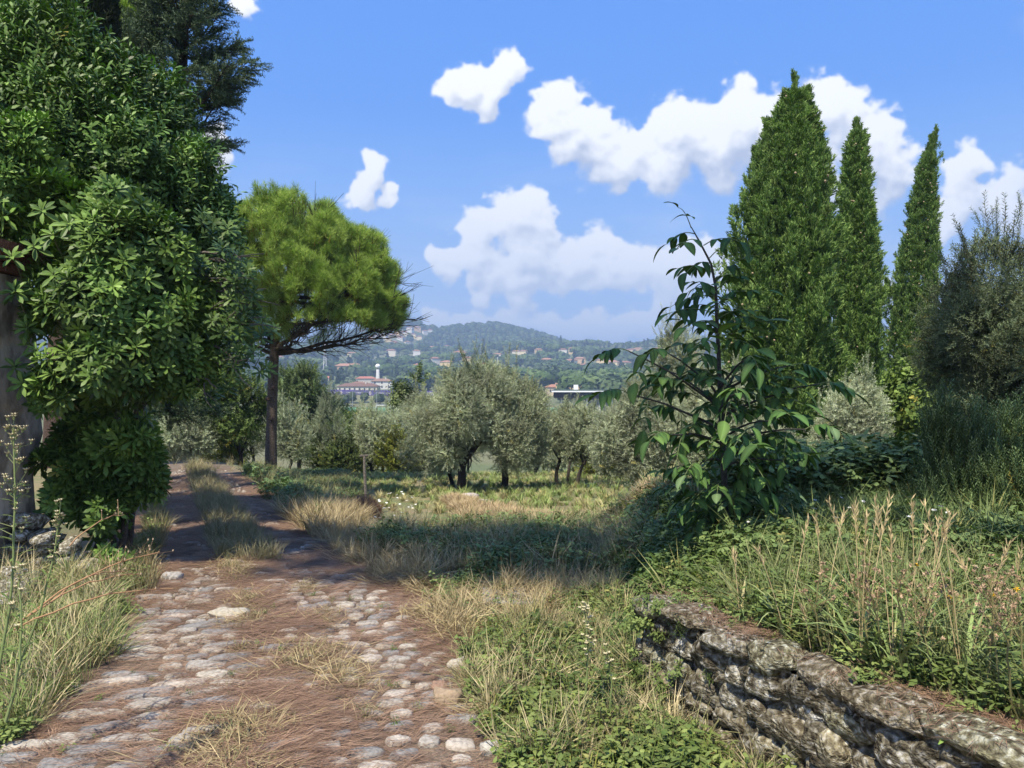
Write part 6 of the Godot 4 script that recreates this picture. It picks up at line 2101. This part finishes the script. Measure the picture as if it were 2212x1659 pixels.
	scatter(wb, poly([800, 1180, 1000, 1200, 1330, 1230, 1200, 1330, 1050, 1380, 900, 1260]), 420, 0.4, 0.9, 0.35, dk0, gr1, 0.0, 9.0, 5.0, true)
	scatter(gb, poly([790, 1190, 880, 1150, 1330, 1125, 1400, 1220, 1150, 1245]), 1100, 0.6, 1.4, 0.6, Color(0.11, 0.13, 0.05), dry1, -0.1, 8.0, 47.0, true)
	scatter(gb, poly([540, 1020, 760, 1030, 775, 1105, 690, 1140, 600, 1105]), 600, 0.8, 1.5, 0.35, Color(0.08, 0.11, 0.04), Color(0.26, 0.25, 0.11), -0.1, 8.0, 47.0, true)
	var brush := poly([780, 1190, 880, 1155, 1000, 1160, 1100, 1145, 1250, 1150, 1330, 1125, 1420, 1125, 1400, 1225, 1330, 1255, 1150, 1255, 950, 1245, 830, 1215])
	scatter(wb, brush, 1700, 0.7, 1.8, 0.4, dk0, Color(0.21, 0.28, 0.10), -0.2, 8.0, 47.0, true)
	scatter(gb, brush, 1300, 0.5, 1.2, 0.6, Color(0.13, 0.17, 0.06), dry1, -0.25, 8.0, 87.0, true)
	scatter(sb, brush, 500, 0.8, 1.6, 0.5, dry0, dry1, -0.1, 8.0, 17.0, true, 0.15)
	scatter(wb, poly([525, 1016, 700, 1020, 770, 1050, 775, 1105, 690, 1140, 610, 1112, 560, 1070]), 1100, 0.8, 1.7, 0.4, dk0, dk1, -0.2, 8.0, 27.0, true)
	scatter(wb, poly([1370, 1110, 1600, 1110, 2250, 1080, 2350, 1230, 1620, 1250, 1420, 1290]), 1900, 0.6, 1.5, 0.4, dk0, dk1, -0.2, 8.0, 67.0)
	for k in 420:                                # weeds and ivy hang over the back of the coping
		var f := rf(0.0, 3.4)
		var p := Vector3(0.67, 0.50, -3.96) + Vector3(0.414, 0, 0.910) * f + Vector3(0.910, 0, -0.414) * (0.06 + 0.28 * pow(R.randf(), 0.6))
		if N1.get_noise_2d(f * 25.0, 45.0) > -0.2:
			wb[k % 3].put(spin(Vector3.UP + rv() * 0.6, rf(0.35, 0.8)), p, tone(gr0, gr1))
	for k in 34:
		var f := rf(0.0, 0.7)
		var p := Vector3(0.67, rf(0.05, 0.55), -3.96) + Vector3(0.414, 0, 0.910) * f * R.randf() + Vector3(-0.910, 0, 0.414) * rf(0.0, 0.05)
		wb[k % 3].put(spin(Vector3(-0.9, 0.6, 0.4) + rv() * 0.6, rf(0.35, 0.7)), p, tone(gr0, gr1))
	for d2 in 60:                                # green clumps in the paving joints
		var d := rf(2.3, 6.0)
		var x := lin(LANE_X, d) + rf(-1.1, 1.0)
		wb[d2 % 3].put(spin(Vector3.UP + rv() * 0.3, rf(0.2, 0.42)), gpos(x, -d), tone(gr0, gr1))
	flush("leafy_weeds", wb, T.weed, "low leafy green weeds")
	flush("grass_tufts", gb, T.grass, "tufts of green and dry grass")
	flush("dry_straw", sb, [T.straws], "fallen straw and bent dry stalks")
	flush("turf", tb, [T.turf], "short turf between the weeds")
	# small white flowers over the field edge and the shaded bank
	var fl := MB.new()
	for k in 6:
		var a := TAU * k / 6
		fl.blade(Vector3.ZERO, Vector3(cos(a), 0.2, sin(a)), Vector3(-sin(a), 0, cos(a)), Vector3.UP, 0.02, 0.014, 0.1, 0.0, Color(1, 1, 1))
	var flb := bags(1)
	scatter(flb, poly([1560, 1110, 2000, 1080, 2100, 1200, 1600, 1220]), 110, 0.7, 1.2, 0.4, Color(0.6, 0.6, 0.56), Color(0.75, 0.75, 0.72), -1.0, 6.0, 0.0, false, 0.24)
	scatter(flb, poly([735, 1012, 900, 1012, 900, 1022, 735, 1022]), 900, 1.6, 3.2, 0.4, Color(0.6, 0.6, 0.56), Color(0.75, 0.75, 0.72), -1.0, 6.0, 0.0, false, 0.12)
	scatter(flb, poly([800, 1100, 900, 1090, 900, 1140, 780, 1130]), 50, 1.0, 1.6, 0.4, Color(0.6, 0.6, 0.56), Color(0.75, 0.75, 0.72), -1.0, 6.0, 0.0, false, 0.3)
	flush("white_flowers", flb, [fl.mesh(M.straw)], "small white flower heads")

# ---------------------------------------------------------------- weeds that stand out one by one
func fleabane(label: String, foot: Vector3, tip: Vector3, heads: int, spread: float) -> void:
	var t := thing("fleabane_plant", label, "weed", foot, "tall fleabane weeds")
	var q := curve(foot, tip, (tip - foot).cross(Vector3(0, 0, 1)).normalized() * 0.03, 10, 0.004)
	var b := MB.new()
	b.tube(q, taper(0.0055, 0.0025, 10), 6, Color(0.17, 0.22, 0.08))
	part("stem", b.mesh(M.plain, true), t)
	var l := MB.new()
	var h := (tip - foot).length()
	for i in int(h * 75.0):
		var f := rf(0.08, 0.8)
		var p := q[int(f * 9.99)].lerp(q[int(f * 9.99) + 1], fposmod(f * 9.99, 1.0))
		var a := i * 2.4
		var dir := (Vector3(cos(a), rf(0.2, 0.9), sin(a))).normalized()
		var side := dir.cross(Vector3.UP).normalized()
		l.broad(p, dir, side, side.cross(dir), rf(0.05, 0.09) * (1.2 - f * 0.6), 0.009, 0.35, tone(Color(0.11, 0.165, 0.045), Color(0.18, 0.24, 0.075)))
	var lv := part("leaves", l.mesh(M.leaf), t)
	lv.set_meta("kind", "stuff")
	for i in heads:
		var f := 1.0 - pow(R.randf(), 1.4) * 0.42
		var p := q[int(f * 9.99)].lerp(q[mini(int(f * 9.99) + 1, 10)], fposmod(f * 9.99, 1.0))
		var off := (rv() + Vector3.UP * 0.6).normalized() * spread * rf(0.3, 1.0) * (1.35 - f * 0.8)
		var hb := MB.new()
		hb.tube(PackedVector3Array([p, p + off]), PackedFloat32Array([0.0015, 0.001]), 3, Color(0.2, 0.24, 0.1))
		hb.tube(PackedVector3Array([p + off, p + off + Vector3(0, 0.008, 0)]), PackedFloat32Array([0.003, 0.0045]), 5, Color(0.22, 0.26, 0.1))
		for k in 7:
			var a := TAU * k / 7
			hb.blade(p + off + Vector3(0, 0.008, 0), Vector3(cos(a) * 0.8, 0.7, sin(a) * 0.8), Vector3(-sin(a), 0, cos(a)), Vector3.UP, 0.015, 0.009, 0.0, 0.0, tone(Color(0.42, 0.38, 0.22), Color(0.58, 0.54, 0.38)))
		part("flower_head", hb.mesh(M.straw), t)

func ragwort(label: String, foot: Vector3, h: float, lean: Vector3, heads: int) -> void:
	var t := thing("ragwort_plant", label, "weed", foot, "faded ragwort on the bank")
	var top := foot + Vector3(0, h, 0) + lean
	var q := curve(foot, top, rv() * 0.03, 8, 0.006)
	var b := MB.new()
	b.tube(q, taper(0.004, 0.0022, 8), 5, Color(0.18, 0.17, 0.07))
	part("stem", b.mesh(M.plain, true), t)
	var l := MB.new()
	for i in int(h * 34.0):
		var f := rf(0.02, 0.85)
		var p := q[int(f * 7.99)].lerp(q[int(f * 7.99) + 1], fposmod(f * 7.99, 1.0))
		var a := i * 2.4
		var dir := Vector3(cos(a), rf(0.1, 0.8), sin(a)).normalized()
		var side := dir.cross(Vector3.UP).normalized()
		l.broad(p, dir, side, side.cross(dir), rf(0.035, 0.07), rf(0.009, 0.014), 0.4, tone(Color(0.09, 0.135, 0.035), Color(0.19, 0.22, 0.06)))
	part("leaves", l.mesh(M.leaf), t).set_meta("kind", "stuff")
	for i in heads:
		var f := rf(0.62, 1.0)
		var p := q[int(f * 7.99)].lerp(q[mini(int(f * 7.99) + 1, 8)], fposmod(f * 7.99, 1.0))
		var off := (rv() + Vector3.UP * 1.2).normalized() * rf(0.04, 0.13)
		var hb := MB.new()
		hb.tube(PackedVector3Array([p, p + off]), PackedFloat32Array([0.0014, 0.001]), 3, Color(0.22, 0.18, 0.08))
		var col := tone(Color(0.30, 0.20, 0.12), Color(0.46, 0.34, 0.22))
		if R.randf() < 0.04:
			col = Color(0.75, 0.48, 0.03)
		for k in 8:
			var d := (rv() + Vector3.UP * 0.7).normalized()
			var side := d.cross(rv()).normalized()
			hb.blade(p + off, d, side, side.cross(d), rf(0.008, 0.014), 0.007, 0.2, 0.0, col * rf(0.7, 1.25))
		part("seed_head", hb.mesh(M.straw), t)

func rosette_plant(called: String, label: String, foot: Vector3, n: int, l: float, w: float, col: Color, category := "weed") -> void:
	var t := thing(called, label, category, foot)
	for k in n:
		var b := MB.new()
		leaf_mesh(b, 1.0, w, rf(0.3, 0.7), 8, 0.66, tone(col, col * 1.4), col * 2.0)
		for i in range(0, b.v.size(), 4):          # toothed edges
			if (i / 4) % 2:
				b.v[i].x *= 0.66
				b.v[i + 3].x *= 0.66
		var a := TAU * k / n + rf(-0.3, 0.3)
		var dir := Vector3(cos(a), rf(0.25, 1.2), sin(a)).normalized()
		var x := dir.cross(Vector3.UP).normalized()
		var s := l * rf(0.7, 1.1)
		var lf := part("leaf", b.mesh(M.leaf, true), t)
		lf.transform = Transform3D(Basis(x * s, dir * s, x.cross(dir) * s), Vector3.ZERO)

func dry_stalk(label: String, a: Vector3, c: Vector3, sag: float) -> void:
	var t := thing("dry_stalk", label, "dry stalk", a, "orange dry stalks leaning over the lane")
	var q := curve(a, c, Vector3(0, sag, 0), 9, 0.006)
	var b := MB.new()
	b.tube(q, taper(0.0045, 0.002, 9), 5, Color(0.40, 0.235, 0.12))
	part("stem", b.mesh(M.plain, true), t)
	for k in 7:
		var f := rf(0.5, 1.0)
		var p := q[int(f * 8.99)]
		var e := p + ((c - a).normalized() + rv() * 0.7 + Vector3.UP * 0.4).normalized() * rf(0.05, 0.16)
		var s := MB.new()
		s.tube(PackedVector3Array([p, e]), PackedFloat32Array([0.0018, 0.001]), 3, Color(0.38, 0.24, 0.13))
		s.tube(PackedVector3Array([e, e + Vector3(0, 0.008, 0)]), PackedFloat32Array([0.0045, 0.002]), 5, Color(0.42, 0.32, 0.2))
		part("twig", s.mesh(M.plain), t)

func g3(px: float, py: float) -> Vector3:
	var p := gp(px, py)
	return gpos(p.x, p.y)

func weeds() -> void:
	fleabane("tall fleabane at the left edge with many small cream heads beside the pillar", at(-10, 1500, 2.6), at(28, 925, 2.7), 44, 0.09)
	fleabane("leaning fleabane before the rubble wall, its cream tip bent to the right", at(40, 1440, 3.2), at(131, 1085, 3.3), 22, 0.05)
	fleabane("fleabane with narrow leaves low at the left edge", at(12, 1560, 2.5), at(40, 1240, 2.6), 12, 0.06)
	fleabane("fleabane with a cream seed plume in the weeds left of the low stone wall", g3(1250, 1580), at(1262, 1312, gp(1250, 1580).y * -1.0), 30, 0.045)
	fleabane("shorter fleabane just right of the plumed one left of the low stone wall", g3(1305, 1590), at(1308, 1395, gp(1305, 1590).y * -1.0), 12, 0.04)
	var n := 0
	for q in [[60, 1330, 345, 1192, 3.3], [40, 1345, 300, 1240, 3.2], [30, 1360, 372, 1272, 3.1], [110, 1300, 270, 1235, 3.5], [150, 1180, 268, 1112, 4.6]]:
		dry_stalk(["topmost of the orange dry stalks reaching over the lane from the left weeds", "second of the orange dry stalks reaching over the lane, ending in thin twigs", "lowest and longest of the orange dry stalks reaching over the lane", "short orange dry stalk among the left weeds", "dry branching stalk in front of the hedge foot at left"][n], at(q[0], q[1], q[4]), at(q[2], q[3], q[4] + 0.5), 0.05)
		n += 1
	var spots := [[1860, 1500, 0.55, 8, 3], [1700, 1440, 0.42, 9, 2], [1930, 1480, 0.50, 9, 3], [1980, 1420, 0.48, 7, 3], [2080, 1500, 0.50, 8, 3], [1600, 1370, 0.33, 7, 1], [1780, 1350, 0.38, 6, 2], [2170, 1450, 0.42, 7, 2], [1860, 1350, 0.42, 6, 2], [1760, 1520, 0.3, 6, 1], [2010, 1330, 0.40, 6, 2]]
	var say := ["tall grass with pale seed heads in mid bank, left of the brown ragwort", "arching clump of green and straw grass behind the middle of the low wall", "tall green grass rising among the ragwort", "tall grass with a straw coloured plume in front of the rosemary", "tall grass standing at the right among the ragwort, its stem almost white", "low arching grass near the far end of the low wall", "fine grass behind the arching clump on the bank", "grass with thin stems at the right edge below the rosemary", "slender grass with brown plume before the shaded creepers", "short grass drooping over the needles on the low wall", "pale stemmed grass beside the grey stone under the rosemary"]
	for i in spots.size():
		var s = spots[i]
		grass_plant(say[i], g3(s[0], s[1]), s[2] * 1.15, s[3] + 4, Color(0.19, 0.26, 0.085), Color(0.46, 0.37, 0.20), s[4])
	var rg := [[1900, 1560], [1960, 1530], [2020, 1570], [2100, 1580], [2160, 1560], [1850, 1530], [2200, 1540], [2060, 1490], [1990, 1470], [1910, 1460], [2150, 1480], [2230, 1500], [1800, 1500], [2180, 1600]]
	var words := ["nearest to the needle covered coping", "left of the centre of the patch", "in the middle of the patch with drooping heads", "with dense heads above the toothed rosette", "at the right of the patch with a yellow floret", "at the left end of the patch", "at the right edge of the picture", "behind the middle of the patch", "tall and thin behind the patch", "leaning left at the back of the patch", "at the back right, near the white stone", "rightmost, half outside the picture", "low and sparse left of the patch", "short one over the toothed rosette at the right"]
	for i in rg.size():
		ragwort("faded ragwort with brown seed heads " + words[i], g3(rg[i][0], rg[i][1]), rf(0.3, 0.42), Vector3(rf(-0.12, 0.12), 0, rf(-0.08, 0.08)), 18)
	rosette_plant("sow_thistle", "broad toothed green leaves of a thistle like weed at the bottom right corner", g3(2120, 1590), 9, 0.2, 0.30, Color(0.13, 0.20, 0.05))
	rosette_plant("dock_plant", "broad leaved dock growing in the weeds beside the lane stones", g3(1130, 1530), 9, 0.13, 0.42, Color(0.14, 0.20, 0.05))
	rosette_plant("dandelion_plant", "small flat rosette of leaves between the cobbles at the lower left", g3(410, 1620), 7, 0.07, 0.3, Color(0.10, 0.15, 0.05))
	rosette_plant("dandelion_plant_001", "small flat rosette of leaves at the right border of the paving", g3(960, 1400), 8, 0.08, 0.35, Color(0.08, 0.13, 0.04))
	rosette_plant("plantain_plant", "leafy rosette at the foot of the low wall near the bottom edge", g3(1500, 1640), 8, 0.10, 0.45, Color(0.12, 0.18, 0.05))

# ---------------------------------------------------------------- stones, stake and mound
func rock(called: String, label: String, px: float, py: float, r: Vector3, col: Color, sd: float, m := "paving") -> void:
	var p := g3(px, py)
	var b := lump(r, sd, 0.45, 8, 12)
	for i in b.v.size():
		b.v[i] += p + Vector3(0, r.y * 0.35, 0)
		b.c[i] = col
	var o := MeshInstance3D.new()
	o.name = called
	o.mesh = b.mesh(M[m], true)
	add_child(o, true)
	o.set_meta("label", label)
	o.set_meta("category", "stone")
	o.set_meta("group", "loose stones")

func small_things() -> void:
	rock("loose_stone", "rounded grey stone lying in the shaded lane at the edge of the sun", 372, 1256, Vector3(0.085, 0.05, 0.06), Color(0.40, 0.39, 0.38), 1.0)
	rock("loose_stone_001", "broad flat pale stone half sunk in the lane just below the shadow edge", 492, 1332, Vector3(0.13, 0.04, 0.075), Color(0.46, 0.43, 0.36), 2.0)
	rock("loose_stone_002", "brown angular stone at the right border of the paving", 968, 1530, Vector3(0.075, 0.06, 0.06), Color(0.36, 0.28, 0.2), 3.0)
	rock("loose_stone_003", "reddish stone beside the brown angular one at the border of the paving", 952, 1492, Vector3(0.05, 0.035, 0.04), Color(0.30, 0.20, 0.15), 4.0)
	rock("loose_stone_004", "pale upright stone at the border of the paving above the reddish one", 985, 1450, Vector3(0.05, 0.055, 0.05), Color(0.48, 0.44, 0.38), 5.0)
	rock("loose_stone_005", "small white stone under the weeds near the bottom edge", 1060, 1625, Vector3(0.055, 0.035, 0.04), Color(0.5, 0.49, 0.45), 6.0)
	rock("loose_stone_006", "pale stone at the foot of the thick olive trunk", 1012, 1084, Vector3(0.20, 0.13, 0.15), Color(0.50, 0.46, 0.43), 7.0)
	rock("loose_stone_007", "pale low stone right of the one at the thick olive trunk", 1042, 1092, Vector3(0.2, 0.09, 0.14), Color(0.50, 0.45, 0.42), 8.0)
	rock("loose_stone_008", "blue grey stone in the shade under the rosemary", 2068, 1240, Vector3(0.10, 0.05, 0.07), Color(0.42, 0.44, 0.46), 9.0)
	rock("loose_stone_009", "small white stone on the bank among the ragwort at the right", 2162, 1332, Vector3(0.035, 0.02, 0.025), Color(0.85, 0.85, 0.85), 10.0)
	rock("loose_stone_010", "orange piece of broken brick at the right side of the lane", 836, 1268, Vector3(0.03, 0.02, 0.02), Color(0.50, 0.22, 0.12), 11.0)
	rock("loose_stone_011", "pinkish stone half hidden in the grass before the slab", 1070, 1400, Vector3(0.05, 0.03, 0.04), Color(0.5, 0.38, 0.32), 12.0)
	# flat slab by the side path
	var p := g3(1140, 1300)
	var sl := thing("stone_slab", "flat grey slab covered with pine needles at the turning to the field", "slab", p)
	var b := MB.new()
	b.box(p + Vector3(-0.34, -0.08, -0.20), p + Vector3(0.30, 0.05, 0.22), Color(0.36, 0.34, 0.32))
	part("slab", b.mesh(M.paving), sl)
	# stake
	var f := g3(788, 1108)
	var st := thing("wooden_stake", "thin pale wooden stake standing in the field beside the brown mound", "stake", f)
	var sb := MB.new()
	var top := at(787, 985, -f.z)
	sb.tube(PackedVector3Array([f - Vector3(0, 0.2, 0), f.lerp(top, 0.4) + Vector3(0.015, 0, 0), f.lerp(top, 0.8), top]), PackedFloat32Array([0.028, 0.026, 0.022, 0.02]), 7, Color(0.40, 0.36, 0.30))
	part("pole", sb.mesh(M.bark, true), st)
	var sk := MB.new()
	sk.tube(PackedVector3Array([top - Vector3(0.07, 0.0, 0), top + Vector3(0.07, 0.01, 0)]), PackedFloat32Array([0.018, 0.018]), 6, Color(0.32, 0.28, 0.23))
	part("crosspiece", sk.mesh(M.bark), st)
	# mound of raked needles
	var m := g3(770, 1112)
	var mt := thing("needle_mound", "small reddish brown mound of raked pine needles beside the stake", "mound", m)
	var mb := lump(Vector3(0.36, 0.22, 0.3), 4.4, 0.3, 8, 14)
	for i in mb.v.size():
		mb.v[i] += m
		mb.c[i] = Color(0.17, 0.085, 0.05)
	part("core", mb.mesh(M.ground, true), mt)
	var nb := Bag.new()
	for i in 420:
		var d := rv()
		d.y = absf(d.y)
		nb.put(spin(d + rv() * 0.25, rf(0.7, 1.0)), m + d * Vector3(0.36, 0.23, 0.3), tone(Color(0.17, 0.075, 0.04), Color(0.30, 0.145, 0.085), 0.2))
	stuff("needles", nb, T.needles[0], mt)
